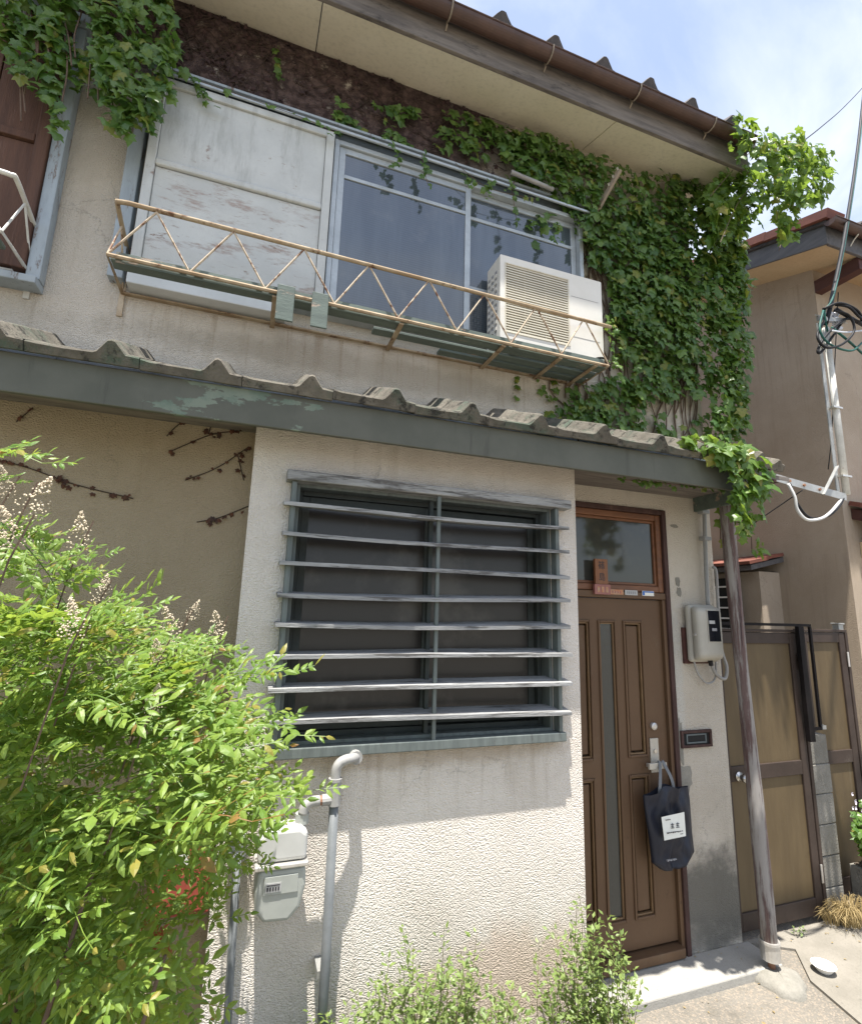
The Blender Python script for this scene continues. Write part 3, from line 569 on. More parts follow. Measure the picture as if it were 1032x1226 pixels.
# --- balcony rails with planks
def balcony(x0, x1, zig0, zig1, nz, mrail, mthin, name, boards=True):
    yr, yw, zt, zb = 2.30, YD-0.004, 3.622, 3.355; sg = 1 if x1 > x0 else -1
    m = MB(); m.tube(curve_pts([(x0, yw, zt-0.06), (x0, yr+0.04, zt), (x0+0.012*sg, yr+0.008, zt), (x0+0.05*sg, yr, zt)], 5)+[(x1-0.03*sg, yr, zt-0.02), (x1+0.03*sg, yr, zt-0.022)], 0.0105, 8)
    root = m.build(name, mrail, house, smooth=True)
    m = MB(); m.tube([(x0, yw, zb), (x0, yr, zb), (x1, yr, zb-0.012), (x1, yw, zb-0.012)], 0.009, 6); m.build('lower_rail', mrail, root)
    m = MB(); m.bar((x0, yw-0.012, zb-0.005), (x1-0.1*sg, yw-0.012, zb-0.012), 0.024, 0.008); m.build('wall_rail', mrail, root)
    xs = np.linspace(zig0, zig1, 2*nz+1)
    for i in range(2*nz):
        za, zc = (zb, zt-0.01) if i % 2 == 0 else (zt-0.01, zb)
        m = MB(); m.tube([(xs[i], yr, za), (xs[i+1], yr, zc)], 0.0048, 6); m.build('strut', mthin, root)
    for (a, b) in (((x0, yr, zb), (x0, yr+0.13, zt-0.03)), ((x0, yr+0.13, zt-0.03), (x0, yw, zb+0.02))):
        m = MB(); m.tube([a, b], 0.0048, 6); m.build('strut', mthin, root)
    for x in (x0, x1): MB().box(x-0.012, x+0.012, yw-0.005, yw+0.003, zb-0.12, zt-0.02).build('wall_plate', mthin if x == x0 else mrail, root, bevel=0.001)
    return root
bal = balcony(-0.69, 1.885, -0.69, 1.885, 8, 'rust_rail', 'rust_cream', 'balcony_rail')
for (y0, y1, z, xa, xb) in ((2.315, 2.385, 3.345, -0.68, 0.02), (2.315, 2.385, 3.340, 0.025, 1.20), (2.315, 2.385, 3.336, 1.205, 1.88), (2.415, 2.475, 3.338, 0.5, 1.88), (2.50, 2.555, 3.340, 0.9, 1.87)):
    MB().box(xa, xb, y0, y1, z, z+0.016).build('plank', 'green_board', bal, bevel=0.003)
MB().box(-0.66, 1.86, 2.311, 2.3145, 3.335, 3.385).build('toe_board', 'green_board', bal)
for x in (0.0, 0.62, 1.2, 1.56, 1.80): MB().bar((x, 2.305, 3.332), (x, YD-0.006, 3.332), 0.024, 0.008).build('cross_bar', 'rust_rail', bal)
for (xa, xb) in ((0.008, 0.088), (0.168, 0.246)):
    MB().box(xa, xb, 2.278, 2.289, 3.205, 3.385).build('hook_plate', 'green_board', bal, bevel=0.003)
    MB().box(xa, xb, 2.2895, 2.36, 3.374, 3.386).build('hook_plate', 'green_board', bal, bevel=0.003)
# --- the other upper window with its plank shutter
lw = MB().box(-1.055, -1.0, 2.535, YD-0.001, 3.31, 4.70).build('plank_window', 'blue_trim', house, bevel=0.004)
MB().box(-1.112, -1.058, 2.52, YD-0.001, 3.34, 4.66).build('jamb', 'brown_plank', lw, bevel=0.005)
xs = [-1.118-0.185*i for i in range(9)]
for i in range(8):
    for z0, z1 in ((3.36, 3.995), (4.045, 4.62)): MB().box(xs[i+1]+0.003, xs[i]-0.002, 2.552, 2.59, z0, z1).build('plank', 'brown_plank', lw, bevel=0.004)
MB().box(-2.6, -1.119, 2.535, 2.58, 4.0, 4.04).build('cross_rail', 'brown_plank', lw, bevel=0.004)
MB().box(-2.6, -1.0, 2.50, YD-0.001, 3.27, 3.305).build('sill', 'blue_trim', lw, bevel=0.004)
MB().box(-2.6, -0.98, 2.50, YD-0.001, 4.703, 4.75).build('head_board', 'blue_trim', lw, bevel=0.004)
bal2 = balcony(-1.06, -2.9, -1.06, -2.9, 5, 'white_rail', 'white_rail', 'white_balcony_rail')
MB().box(-2.85, -1.08, 2.315, 2.40, 3.335, 3.352).build('plank', 'green_board', bal2, bevel=0.003)

# --- lower bay window and its slat grille
win = frame(MB(), HX0+0.002, HX1-0.002, HZ0+0.002, HZ1-0.002, 0.035, YB+0.075, YB+0.135).build('bay_window', 'sash_dark', house, bevel=0.003)
frame(MB(), HX0+0.001, HX1-0.001, HZ0+0.001, HZ1-0.001, 0.016, YB-0.002, YB+0.074).build('lining', 'grille_frame', win, bevel=0.002)
xm = (HX0+HX1)/2
for (a, b, y) in ((HX0+0.037, xm+0.022, YB+0.085), (xm-0.022, HX1-0.037, YB+0.108)):
    frame(MB(), a, b, HZ0+0.039, HZ1-0.039, 0.034, y, y+0.02).build('sash', 'sash_dark', win, bevel=0.003)
    MB().box(a+0.034, b-0.034, y+0.008, y+0.012, HZ0+0.073, HZ1-0.073).build('pane', 'glass_low', win)
MB().box(HX0+0.003, HX1-0.003, YB+0.1351, YB+0.138, HZ0+0.003, HZ1-0.003).build('back', 'black_void', win)
YG = 2.225
gr = MB().box(0.118, 1.545, YG-0.012, YB+0.012, 2.438, 2.482).build('window_grille', 'slat', house, bevel=0.004)
for xa, xb, mt in ((0.142, 0.164, 'grille_frame'), (1.458, 1.478, 'grille_frame')): MB().box(xa, xb, YG+0.006, YB+0.07, 1.35, 2.437).build('side_board', mt, gr, bevel=0.003)
MB().box(0.105, 1.492, YG-0.002, YB+0.07, 1.308, 1.349).build('bottom_board', 'grille_frame', gr, bevel=0.004)
xmid = at(524, 640, Y=YG+0.02).x
MB().box(xmid-0.009, xmid+0.009, YG+0.004, YG+0.020, 1.33, 2.45).build('centre_bar', 'grille_frame', gr, bevel=0.003)
MB().box(xmid-0.025, xmid-0.005, YG+0.07, YG+0.10, 1.35, 2.437).build('centre_post', 'sash_dark', gr, bevel=0.003)
SLP = [((347, 604), (677, 633)), ((344, 639), (678, 662)), ((341, 673.5), (679, 691.5)), ((337, 713), (679, 720)), ((335, 748.4), (679, 751.6)), ((333, 786), (681, 783)), ((329, 826), (681, 817.6)), ((328, 864), (681, 852.5))]
for i, (a, b) in enumerate(SLP):
    A, B = at(*a, Y=YG), at(*b, Y=YG); m = MB(); n = 9; vs = []; fs = []
    ph = rnd.uniform(0, 6)
    xa, xb = min(A.x, 0.128), max(B.x, 1.513); xa = 0.120+rnd.uniform(-.012, .006); xb = 1.520+rnd.uniform(-.008, .008)
    for j in range(n+1):
        t = j/n; x = xa+(xb-xa)*t; z = A.z+(B.z-A.z)*t+0.0035*math.sin(ph+t*5)-0.004*math.sin(math.pi*t)
        tw = 0.006*math.sin(ph*2+t*3); dy = 0.002*math.sin(ph+t*11)
        vs += [(x, YG-0.016+dy, z-0.0085), (x, YG+0.095, z-0.007+0.014+tw), (x, YG+0.095, z+0.007+0.014+tw), (x, YG-0.016+dy, z+0.0085)]
    for j in range(n):
        for k in range(4): fs.append((j*4+k, (j+1)*4+k, (j+1)*4+(k+1) % 4, j*4+(k+1) % 4))
    fs += [(0, 1, 2, 3), (n*4+3, n*4+2, n*4+1, n*4)]
    m.add(vs, fs); m.build('slat', 'slat', gr, bevel=0.001)

# --- front door
dx0, dx1, dz0, dz1 = DOOR
fr = frame(MB(), dx0+0.001, dx1-0.001, dz0-0.06, dz1-0.001, 0.032, YD-0.014, YD+0.07).build('door_frame', 'frame_dark', house, bevel=0.004)
m = frame(MB(), dx0+0.034, dx1-0.034, 2.050, dz1-0.034, 0.040, YD+0.004, YD+0.055); m.build('transom_frame', 'orange_wood', fr, bevel=0.006)
m = frame(MB(), dx0+0.075, dx1-0.075, 2.091, dz1-0.075, 0.016, YD+0.018, YD+0.05); m.build('inner_bead', 'orange_wood', fr, bevel=0.003)
MB().box(dx0+0.092, dx1-0.092, YD+0.030, YD+0.034, 2.108, dz1-0.092).build('transom_pane', 'glass_tr', fr)
MB().box(dx0+0.034, dx1-0.034, YD-0.006, YD+0.055, 2.008, 2.048).build('transom_rail', 'door', fr, bevel=0.004)
m = MB(); m.box(dx1-0.058, dx1-0.033, YD+0.0, YD+0.06, dz0+0.02, 2.006); m.box(dx0+0.033, dx0+0.05, YD+0.0, YD+0.06, dz0+0.02, 2.006); m.build('door_stop', 'door', fr, bevel=0.003)
MB().box(dx0+0.034, dx1-0.059, YD-0.03, YD+0.06, 0.052, 0.10).build('threshold', 'door', fr, bevel=0.004)
LX0, LX1 = dx0+0.052, dx1-0.060           # leaf
gxc = 2.055; gw = 0.052
PZ = ((1.105, 1.86), (0.27, 0.985)); pr = (2.185, 2.305); pl = (LX0+0.06, LX0+0.2)
pl = (2*gxc-pr[1], 2*gxc-pr[0])
holes = [(gxc-gw, gxc+gw, 0.27, 1.86)]+[(a, b, c, d) for (a, b) in (pl, pr) for (c, d) in PZ]
holes = [(max(a, LX0+0.02), b, c, d) for a, b, c, d in holes]
YLf = YD+0.022
m = wall_holes(LX0, LX1, 0.115, 2.002, holes, YLf, 0.024)
m.add([(LX0,YLf,0.115),(LX1,YLf,0.115),(LX1,YLf+.03,0.115),(LX0,YLf+.03,0.115)], [(3,2,1,0)])
m.add([(LX0,YLf+.04,0.115),(LX1,YLf+.04,0.115),(LX1,YLf+.04,2.002),(LX0,YLf+.04,2.002)], [(0,1,2,3)])
door = m.build('door', 'door', house)
for i, (a, b, c, d) in enumerate(holes):
    frame(MB(), a-0.014, b+0.014, c-0.014, d+0.014, 0.0135, YLf-0.009, YLf-0.0005).build('moulding', 'door', door, bevel=0.004)
    frame(MB(), a, b, c, d, 0.009, YLf+0.002, YLf+0.022).build('moulding', 'door_edge', door, bevel=0.003)
    if i == 0: MB().box(a+0.0095, b-0.0095, YLf+0.013, YLf+0.017, c+0.0095, d-0.0095).build('glass_strip', 'glass_door', door)
    else: MB().box(a+0.018, b-0.018, YLf+0.009, YLf+0.0235, c+0.018, d-0.018).build('raised_panel', 'door', door, bevel=0.006)
MB().box(2.33, 2.392, YLf-0.008, YLf-0.0005, 1.00, 1.19).build('handle_plate', 'champagne', door, bevel=0.003)
h = MB().box(2.272, 2.398, YLf-0.060, YLf-0.045, 1.034, 1.068).build('handle', 'champagne', door, bevel=0.003)
for x in (2.30, 2.385): MB().box(x-0.006, x+0.006, YLf-0.046, YLf-0.007, 1.037, 1.057).build('handle_stem', 'silver', h)
m = MB(); m.tube([(2.362, YLf-0.001, 1.258), (2.362, YLf-0.016, 1.258), (2.362, YLf-0.022, 1.258)], [0.021, 0.021, 0.012], 16); m.build('lock', 'silver', door, smooth=False)
m = MB(); m.tube([(2.36, YLf-0.001, 1.12), (2.36, YLf-0.017, 1.12)], 0.011, 12); m.build('keyhole', 'steel', door)
# mail slot in the wall
ms_ = frame(MB(), 2.542, 2.782, 1.128, 1.228, 0.017, YD-0.016, YD+0.0).build('mail_slot', 'frame_dark', house, bevel=0.003)
MB().box(2.559, 2.765, YD-0.004, YD-0.0008, 1.145, 1.211).build('back', 'black_void', ms_)
frame(MB(), 2.585, 2.742, 1.150, 1.206, 0.010, YD-0.010, YD-0.0045).build('flap_frame', 'alu_dark', ms_, bevel=0.002)
MB().box(2.597, 2.73, YD-0.008, YD-0.0045, 1.163, 1.194).build('flap', 'black_void', ms_, bevel=0.002)

def text_part(name, body, size, loc, mat, parent, depth=0.0008):
    cu = bpy.data.curves.new(name, 'FONT'); cu.body = body; cu.size = size; cu.align_x = 'CENTER'; cu.align_y = 'CENTER'; cu.extrude = depth
    cu.resolution_u = 3
    tmp = bpy.data.objects.new(name, cu); COL.objects.link(tmp)
    dg = bpy.context.evaluated_depsgraph_get(); me = bpy.data.meshes.new_from_object(tmp.evaluated_get(dg)); bpy.data.objects.remove(tmp)
    me.name = name; me.materials.clear(); me.materials.append(MT[mat])
    return piece(name, me, parent, loc, (math.pi/2, 0, 0))
# name plate, number plate and stickers on the transom
npl = thing('name_plate', (1.995, YD-0.02, 2.026), 'small wooden plate with two brushed characters above the brown door', 'name plate')
MB().box(1.952, 2.042, YD-0.026, YD-0.0065, 2.085, 2.236).build('wooden_block', 'name_wood', npl, bevel=0.002)
text_part('lettering', '篠', 0.052, (1.998, YD-0.0262, 2.194), 'ink', npl); text_part('lettering', '島', 0.052, (1.998, YD-0.0262, 2.125), 'ink', npl)
MB().box(1.943, 2.056, YD-0.028, YD-0.0065, 2.024, 2.084).build('pink_plate', 'pink_plate', npl, bevel=0.001)
for i in range(3): MB().box(1.962+0.03*i, 1.978+0.03*i, YD-0.0288, YD-0.0281, 2.036, 2.070).build('print_mark', 'orange_st', npl)
for (a, b, mt, lab, bits) in ((2.070, 2.165, 'orange_st', 'tiny orange printed sticker beside the wooden name plate', 4), (2.178, 2.272, 'grey_st', 'tiny grey sticker on the rail between orange and blue stickers', 5), (2.308, 2.398, 'paper', 'tiny blue and white sticker at the transom corner', 0)):
    st = thing('sticker', ((a+b)/2, YD-0.007, 2.03), lab, 'sticker')
    MB().box(a, b, YD-0.0075, YD-0.0062, 2.028, 2.058).build('film', mt, st)
    if bits:
        for k in range(bits): 
            xx = a+0.012+k*(b-a-0.02)/bits; MB().box(xx, xx+0.009, YD-0.0082, YD-0.0076, 2.035, 2.051).build('print_mark', 'pale_print' if mt == 'grey_st' else 'pink_plate', st)
    else:
        MB().box(a+0.002, b-0.002, YD-0.0082, YD-0.0076, 2.048, 2.056).build('blue_band', 'blue_st', st)
        MB().box(a+0.002, a+0.018, YD-0.0082, YD-0.0076, 2.031, 2.0475).build('blue_band', 'blue_st', st)

# ------------------------------------------------------------------ things fixed to or standing on the house
# air conditioner
ac = thing('air_conditioner', (1.56, 2.45, 3.40), 'cream outdoor air conditioner standing on the rusty balcony rail', 'air conditioner')
ax0, ax1, ay0, ay1, az0, az1 = 1.206, 1.905, 2.362, 2.535, 3.408, 3.94
gx0, gx1, gz0, gz1 = 1.243, 1.660, 3.462, 3.888
m = wall_holes(ax0, ax1, az0, az1, [(gx0, gx1, gz0, gz1)], ay0, 0.045)
m.add([(ax0,ay0,az0),(ax1,ay0,az0),(ax1,ay1,az0),(ax0,ay1,az0),(ax0,ay0,az1),(ax1,ay0,az1),(ax1,ay1,az1),(ax0,ay1,az1)], [(0,3,2,1),(4,5,6,7),(1,2,6,5),(2,3,7,6),(3,0,4,7)])
import bmesh
def weld(o):
    bm = bmesh.new(); bm.from_mesh(o.data); bmesh.ops.remove_doubles(bm, verts=bm.verts, dist=1e-4); bmesh.ops.recalc_face_normals(bm, faces=bm.faces); bm.to_mesh(o.data); bm.free()
cas = m.build('casing', 'ac', ac, bevel=0.006); weld(cas)
gp = MB().box(gx0, gx1, ay0+0.038, ay0+0.044, gz0, gz1).build('fan_recess', 'black_void', ac)
slm = MB().box(0, gx1-gx0, 0, 0.008, 0, 0.0075).mesh('grille_bar'); slm.materials.append(MT['ac_grille'])
ng = 27
for i in range(ng): piece('grille_bar', slm, gp, (gx0, ay0+0.002, gz0+0.003+(gz1-gz0-0.012)*i/(ng-1)))
for x in (gx0+0.13, gx0+0.27): MB().box(x-0.002, x+0.002, ay0+0.0105, ay0+0.014, gz0, gz1).build('grille_rib', 'ac_grille', gp)
frame(MB(), gx0-0.008, gx1+0.008, gz0-0.008, gz1+0.008, 0.0075, ay0-0.004, ay0-0.0003).build('grille_rim', 'ac_grille', ac, bevel=0.002)
for z in (3.525, 3.655, 3.79): MB().box(1.682, 1.878, ay0-0.0012, ay0-0.0002, z-0.0012, z+0.0012).build('seam', 'pale_print', ac)
for y in (2.40, 2.445, 2.49):
    MB().box(ax0-0.002, ax0-0.0003, y, y+0.026, 3.47, 3.86).build('side_vent', 'pale_print', ac)
    for k in range(9): MB().box(ax0-0.006, ax0-0.0022, y, y+0.026, 3.48+0.042*k, 3.50+0.042*k).build('vent_slat', 'ac', ac)
for x in (1.29, 1.78): MB().box(x, x+0.05, 2.35, 2.55, 3.362, 3.407).build('foot', 'ac', ac, bevel=0.003)
m = MB(); m.tube(curve_pts([at(702, 433, Y=2.355), at(718, 428.5, Y=2.34), at(727, 432, Y=2.32), at(730, 444, Y=2.33)], 6), 0.006, 6); m.build('drain_hose', 'cable_black', ac, smooth=True)

# electric meter box
eb = thing('electric_meter_box', (2.68, YD, 1.62), 'beige plastic electricity meter box with dark window on the stucco beside the door', 'meter box')
MB().box(2.600, 2.82, YD-0.018, YD-0.001, 1.62, 1.84).build('back_board', 'dark_wood', eb, bevel=0.003)
m = MB(); m.box(2.612, 2.838, YD-0.065, YD-0.019, 1.632, 1.985); m.build('base', 'box_beige', eb, bevel=0.03, seg=4)
m = MB(); m.hexa([(2.614,YD-0.13,1.665),(2.812,YD-0.13,1.665),(2.834,YD-0.066,1.635),(2.614,YD-0.066,1.635),(2.614,YD-0.13,1.960),(2.812,YD-0.13,1.960),(2.834,YD-0.066,1.980),(2.614,YD-0.066,1.980)])
cov = m.build('cover', 'box_beige', eb, bevel=0.028, seg=4)
MB().box(2.682, 2.786, YD-0.1335, YD-0.1302, 1.755, 1.955).build('window_rim', 'box_beige', eb, bevel=0.002)
MB().box(2.688, 2.780, YD-0.136, YD-0.1336, 1.762, 1.948).build('window', 'glass_meter', eb, bevel=0.001)
MB().box(2.692, 2.738, YD-0.1375, YD-0.1361, 1.868, 1.888).build('dial_label', 'grey_st', eb)
MB().box(2.712, 2.750, YD-0.1375, YD-0.1361, 1.825, 1.842).build('dial_label', 'pale_print', eb)
m = MB(); m.tube([(2.606, YD-0.10, 1.80), (2.6135, YD-0.10, 1.80)], 0.009, 10); m.build('screw', 'silver', eb)
ct = at(848, 588, Y=YD-0.03)
m = MB(); m.tube(curve_pts([(2.845, YD-0.10, 2.74), (2.845, YD-0.035, 2.68), (2.835, YD-0.03, 2.55), (2.815, YD-0.03, 2.2), (2.81, YD-0.03, 1.985)], 6), 0.013, 10); m.build('conduit', 'grey_pvc', eb, smooth=True)
for z in (2.60, 2.42): MB().box(2.805, 2.868, YD-0.046, YD-0.001, z-0.012, z+0.012).build('conduit_clip', 'grey_pvc', eb, bevel=0.003)
m = MB(); m.tube(curve_pts([(2.885, YD-0.02, 2.24), (2.90, YD-0.03, 2.20), (2.895, YD-0.03, 2.0), (2.89, YD-0.035, 1.72), (2.905, YD-0.05, 1.60), (2.88, YD-0.05, 1.53), (2.80, YD-0.06, 1.56), (2.755, YD-0.07, 1.625)], 7), 0.010, 8); m.build('cable_loop', 'cable_grey', eb, smooth=True)
m = MB(); m.tube(curve_pts([(2.64, YD-0.05, 1.64), (2.67, YD-0.045, 1.565), (2.74, YD-0.04, 1.505), (2.81, YD-0.04, 1.53), (2.83, YD-0.04, 1.64)], 7), 0.006, 8); m.build('cable_loop', 'cable_grey', eb, smooth=True)
m = MB(); m.tube([(2.755, YD-0.07, 1.615), (2.745, YD-0.075, 1.645)], 0.014, 8); m.build('cable_gland', 'cable_black', eb)

# gas meter and pipes on the bay wall
gm = thing('gas_meter', (0.20, YB, 0.79), 'pale grey-green gas meter on the bay wall beside the grey pipe', 'gas meter')
gy = 2.125
sh_ = [(0.128,0.965),(0.118,0.90),(0.124,0.835),(0.155,0.795),(0.245,0.79),(0.282,0.83),(0.298,0.90),(0.294,0.965)]
MB().prism(sh_, gy, YB-0.05).build('lower_body', 'meter_grey', gm, bevel=0.014, seg=3)
MB().prism([(0.150,0.945),(0.148,0.885),(0.270,0.885),(0.268,0.945)], gy-0.004, gy-0.0005).build('front_plate', 'meter_grey', gm, bevel=0.002)
MB().box(0.155, 0.210, gy-0.006, gy-0.0045, 0.895, 0.925).build('printed_label', 'grey_st', gm)
for k in range(5): MB().box(0.160+k*0.0095, 0.166+k*0.0095, gy-0.0068, gy-0.0061, 0.900, 0.912).build('digit', 'ink', gm)
MB().box(0.160, 0.205, gy-0.0068, gy-0.0061, 0.916, 0.920).build('digit', 'ink', gm)
MB().box(0.112, 0.302, gy-0.008, YB-0.04, 0.966, 0.982).build('flange', 'silver', gm, bevel=0.004)
MB().prism([(0.122,0.983),(0.296,0.983),(0.296,1.075),(0.27,1.095),(0.15,1.095),(0.122,1.07)], gy+0.005, YB-0.05).build('upper_body', 'meter_white', gm, bevel=0.016, seg=3)
m = MB(); m.tube([(0.17, gy+0.06, 1.09), (0.17, gy+0.06, 1.125)], 0.026, 12); m.build('union_nut', 'meter_grey', gm)
m = MB(); m.tube([(0.275, gy+0.06, 1.09), (0.275, gy+0.06, 1.125)], 0.026, 12); m.build('union_nut', 'meter_grey', gm)
MB().box(0.15, 0.27, YB-0.05, YB-0.001, 0.85, 1.05).build('wall_bracket', 'galv', gm)
gp_ = thing('gas_pipe', (0.40, 2.20, 0), 'tall grey gas pipe with pale elbows standing below the slatted window', 'pipe')
yp = 2.175
m = MB(); m.tube([(0.398, yp, 0.0), (0.396, yp, 0.6), (0.393, yp, 1.165)], 0.0185, 12); m.build('riser', 'grey_pipe', gp_, smooth=True)
m = MB(); m.tube(curve_pts([(0.393, yp, 1.225), (0.394, yp, 1.27), (0.405, yp, 1.295), (0.43, yp+0.005, 1.306), (0.475, yp+0.03, 1.306), (0.477, YB-0.001, 1.306)], 5), 0.0195, 12); m.build('elbow', 'pipe_fitting', gp_, smooth=True)
m = MB(); m.tube([(0.477, yp+0.02, 1.306), (0.477, YB-0.002, 1.306)], 0.026, 12); m.build('elbow_cap', 'pipe_fitting', gp_)
m = MB(); m.tube([(0.393, yp, 1.145), (0.393, yp, 1.235)], 0.0245, 12); m.build('tee', 'pipe_fitting', gp_)
m = MB(); m.tube([(0.393, yp, 1.232), (0.393, yp, 1.243)], 0.027, 12); m.build('collar', 'pipe_fitting', gp_)
m = MB(); m.tube([(0.395, yp, 1.168), (0.345, yp, 1.166)], 0.021, 12); m.build('tee', 'pipe_fitting', gp_)
m = MB(); m.tube([(0.346, yp, 1.166), (0.336, yp, 1.166)], 0.0175, 12); m.build('ring', 'copper_ring', gp_)
m = MB(); m.tube(curve_pts([(0.337, yp, 1.166), (0.305, yp, 1.164), (0.283, yp, 1.15), (0.276, yp, 1.126)], 5), 0.0195, 12); m.build('elbow', 'pipe_fitting', gp_, smooth=True)
MB().box(0.37, 0.42, yp+0.015, YB-0.001, 0.55, 0.575).build('clip', 'galv', gp_)
cp = thing('conduit_pipe', (0.02, 2.2, 0), 'thin grey conduit running down behind the leafy shrub beside the gas meter', 'pipe')
q = at(284, 1030, Y=2.21); q2 = at(271, 1226, Y=2.21)
m = MB(); m.tube([(q.x+0.03, 2.21, 0.0), (q.x+0.0, 2.21, 1.0)], 0.015, 10); m.build('pipe', 'grey_pipe', cp, smooth=True)
MB().box(q.x-0.035, q.x+0.03, 2.215, YB-0.001, 0.98, 1.05).build('junction_box', 'grey_pvc', cp, bevel=0.004)
a, b = at(186, 1004, Y=2.36), at(250, 1090, Y=2.36)
rb = thing('red_box', ((a.x+b.x)/2, 2.4, b.z), 'red painted metal box on the recessed wall behind the leafy shrub', 'box')
MB().box(a.x, b.x, 2.345, YL-0.001, b.z, a.z).build('case', 'red_box', rb, bevel=0.006)
MB().box(a.x+0.012, b.x-0.012, 2.338, 2.3445, b.z+0.015, a.z-0.015).build('front_plate', 'red_box', rb, bevel=0.004)
MB().box(a.x+0.09, a.x+0.13, 2.336, 2.3378, a.z-0.10, a.z-0.055).build('sticker', 'paper', rb)
MB().box(a.x-0.004, b.x+0.004, 2.332, YL-0.001, a.z+0.001, a.z+0.012).build('lid', 'red_box', rb, bevel=0.003)

# tote bag on the door handle
bag = thing('tote_bag', (2.375, YD-0.06, 0.53), 'dark navy cloth bag with white paper label hanging from the door handle', 'bag')
def bag_mesh():
    nu, nv = 40, 48; vs = []; fs = []
    TL, TR, BR, BL = (2.200, 0.925), (2.520, 0.950), (2.535, 0.560), (2.232, 0.530)
    for side in (0, 1):
        for j in range(nv+1):
            v = j/nv
            for i in range(nu+1):
                u = i/nu
                x = (TL[0]*(1-u)+TR[0]*u)*(1-v)+(BL[0]*(1-u)+BR[0]*u)*v
                z = (TL[1]*(1-u)+TR[1]*u)*(1-v)+(BL[1]*(1-u)+BR[1]*u)*v
                sag = 0.034*math.exp(-((u-0.46)/0.20)**2)
                z += (1-v)**3*(sag-0.012)
                x += 0.010*math.sin(v*5+1)*(u-0.5)
                if v > 0.9: x += (0.5-u)*(v-0.9)*1.1; z += -0.012*math.sin(u*math.pi)*(v-0.9)*10*0.6
                bul = (math.sin(math.pi*u)**0.4)*(0.022+0.030*v)
                wr = 0.013*math.sin(u*13+v*5+1.6*math.sin(v*7))*(1-0.5*v)+0.009*math.sin(u*5-v*11+math.sin(u*9))+0.0045*math.sin(u*29+v*15+2*math.sin(v*5))+0.012*abs(math.sin(u*7.5-v*3.0))*(1-v)+0.009*math.exp(-((u-0.62-0.12*v)/0.035)**2)*(1-v*0.6)-0.010*math.exp(-((u-0.70-0.12*v)/0.03)**2)*(1-v*0.6)
                tn = mnoise.noise(Vector((x*9+z*4, z*4-x*3, 2.2))); t2 = mnoise.noise(Vector((x*22-z*9, z*11+x*6, 7.7)))
                wr += 0.034*(0.5-abs(tn))*0.9-0.012+0.016*(0.4-abs(t2))
                y = YD-0.058-(bul+wr*(math.sin(math.pi*u)) if side == 0 else -bul*0.45)
                vs.append((x, y, z))
    o = (nu+1)*(nv+1)
    for s in (0, 1):
        for j in range(nv):
            for i in range(nu):
                a = s*o+j*(nu+1)+i; q = (a, a+nu+1, a+nu+2, a+1); fs.append(q if s == 0 else q[::-1])
    for j in range(nv):
        for i in (0, nu):
            a = j*(nu+1)+i; fs.append((a, a+nu+1, a+nu+1+o, a+o))
    for i in range(nu):
        a = nv*(nu+1)+i; fs.append((a, a+1, a+1+o, a+o))
    m = MB(); m.add(vs, fs); return m
bg_o = bag_mesh().build('bag_body', 'nav_cloth', bag, smooth=True); weld(bg_o)
hy = YLf-0.052
for (xa, za, xb) in ((2.292, 0.945, 2.345), (2.405, 0.955, 2.372)):
    m = MB(); pts = curve_pts([(xa, YD-0.075, za-0.05), ((xa*2+xb)/3, YD-0.072, za+0.03), (xb, hy-0.010, 1.065), (xb, hy, 1.072), (xb, hy+0.016, 1.058)], 5)
    for i in range(len(pts)-1): m.bar(pts[i], pts[i+1]+(pts[i+1]-pts[i])*0.2, 0.020, 0.003, (0, -1, 0.2))
    m.build('strap', 'strap', bag)
m = MB(); q = [(2.250,0.822),(2.405,0.836),(2.403,0.716),(2.258,0.706)]; nq = 6; vs = []; fs = []
for j in range(nq+1):
    for i in range(nq+1):
        u, v = i/nq, j/nq
        x = (q[0][0]*(1-u)+q[1][0]*u)*(1-v)+(q[3][0]*(1-u)+q[2][0]*u)*v; z = (q[0][1]*(1-u)+q[1][1]*u)*(1-v)+(q[3][1]*(1-u)+q[2][1]*u)*v
        vs.append((x, YD-0.136+0.003*math.cos(u*3.1)-0.004*v, z))
for j in range(nq):
    for i in range(nq): a = j*(nq+1)+i; fs.append((a, a+nq+1, a+nq+2, a+1))
m.add(vs, fs); lab = m.build('paper_label', 'paper', bag); sm = lab.modifiers.new('th', 'SOLIDIFY'); sm.thickness = 0.001
def mark(x0, x1, z0, z1): MB().box(x0-.045, x1-.045, YD-0.1422, YD-0.1400, z0, z1).build('print_mark', 'ink', lab)
for gx in (2.350, 2.386):
    for (a, b, c, d) in ((0,.022,.018,.0205),(0.002,.02,.009,.0115),(0.0,.023,0,.0025),(0.010,.0125,0,.026)): mark(gx+a, gx+b, 0.763+c, 0.763+d)
for k in range(9): x = 2.322+k*0.0125; mark(x, x+0.008, 0.739+0.001*(k % 3), 0.7455)
for k in range(3): x = 2.412+k*0.010; mark(x, x+0.006, 0.727, 0.732)
for k in range(4): x = 2.315+k*0.009; mark(x, x+0.006, 0.806, 0.810)
for k in range(6): x = 2.275+k*0.011; MB().box(x, x+0.007, YD-0.1350, YD-0.1262, 0.600+0.002*(k % 2), 0.607).build('print_mark', 'pale_print', bag)

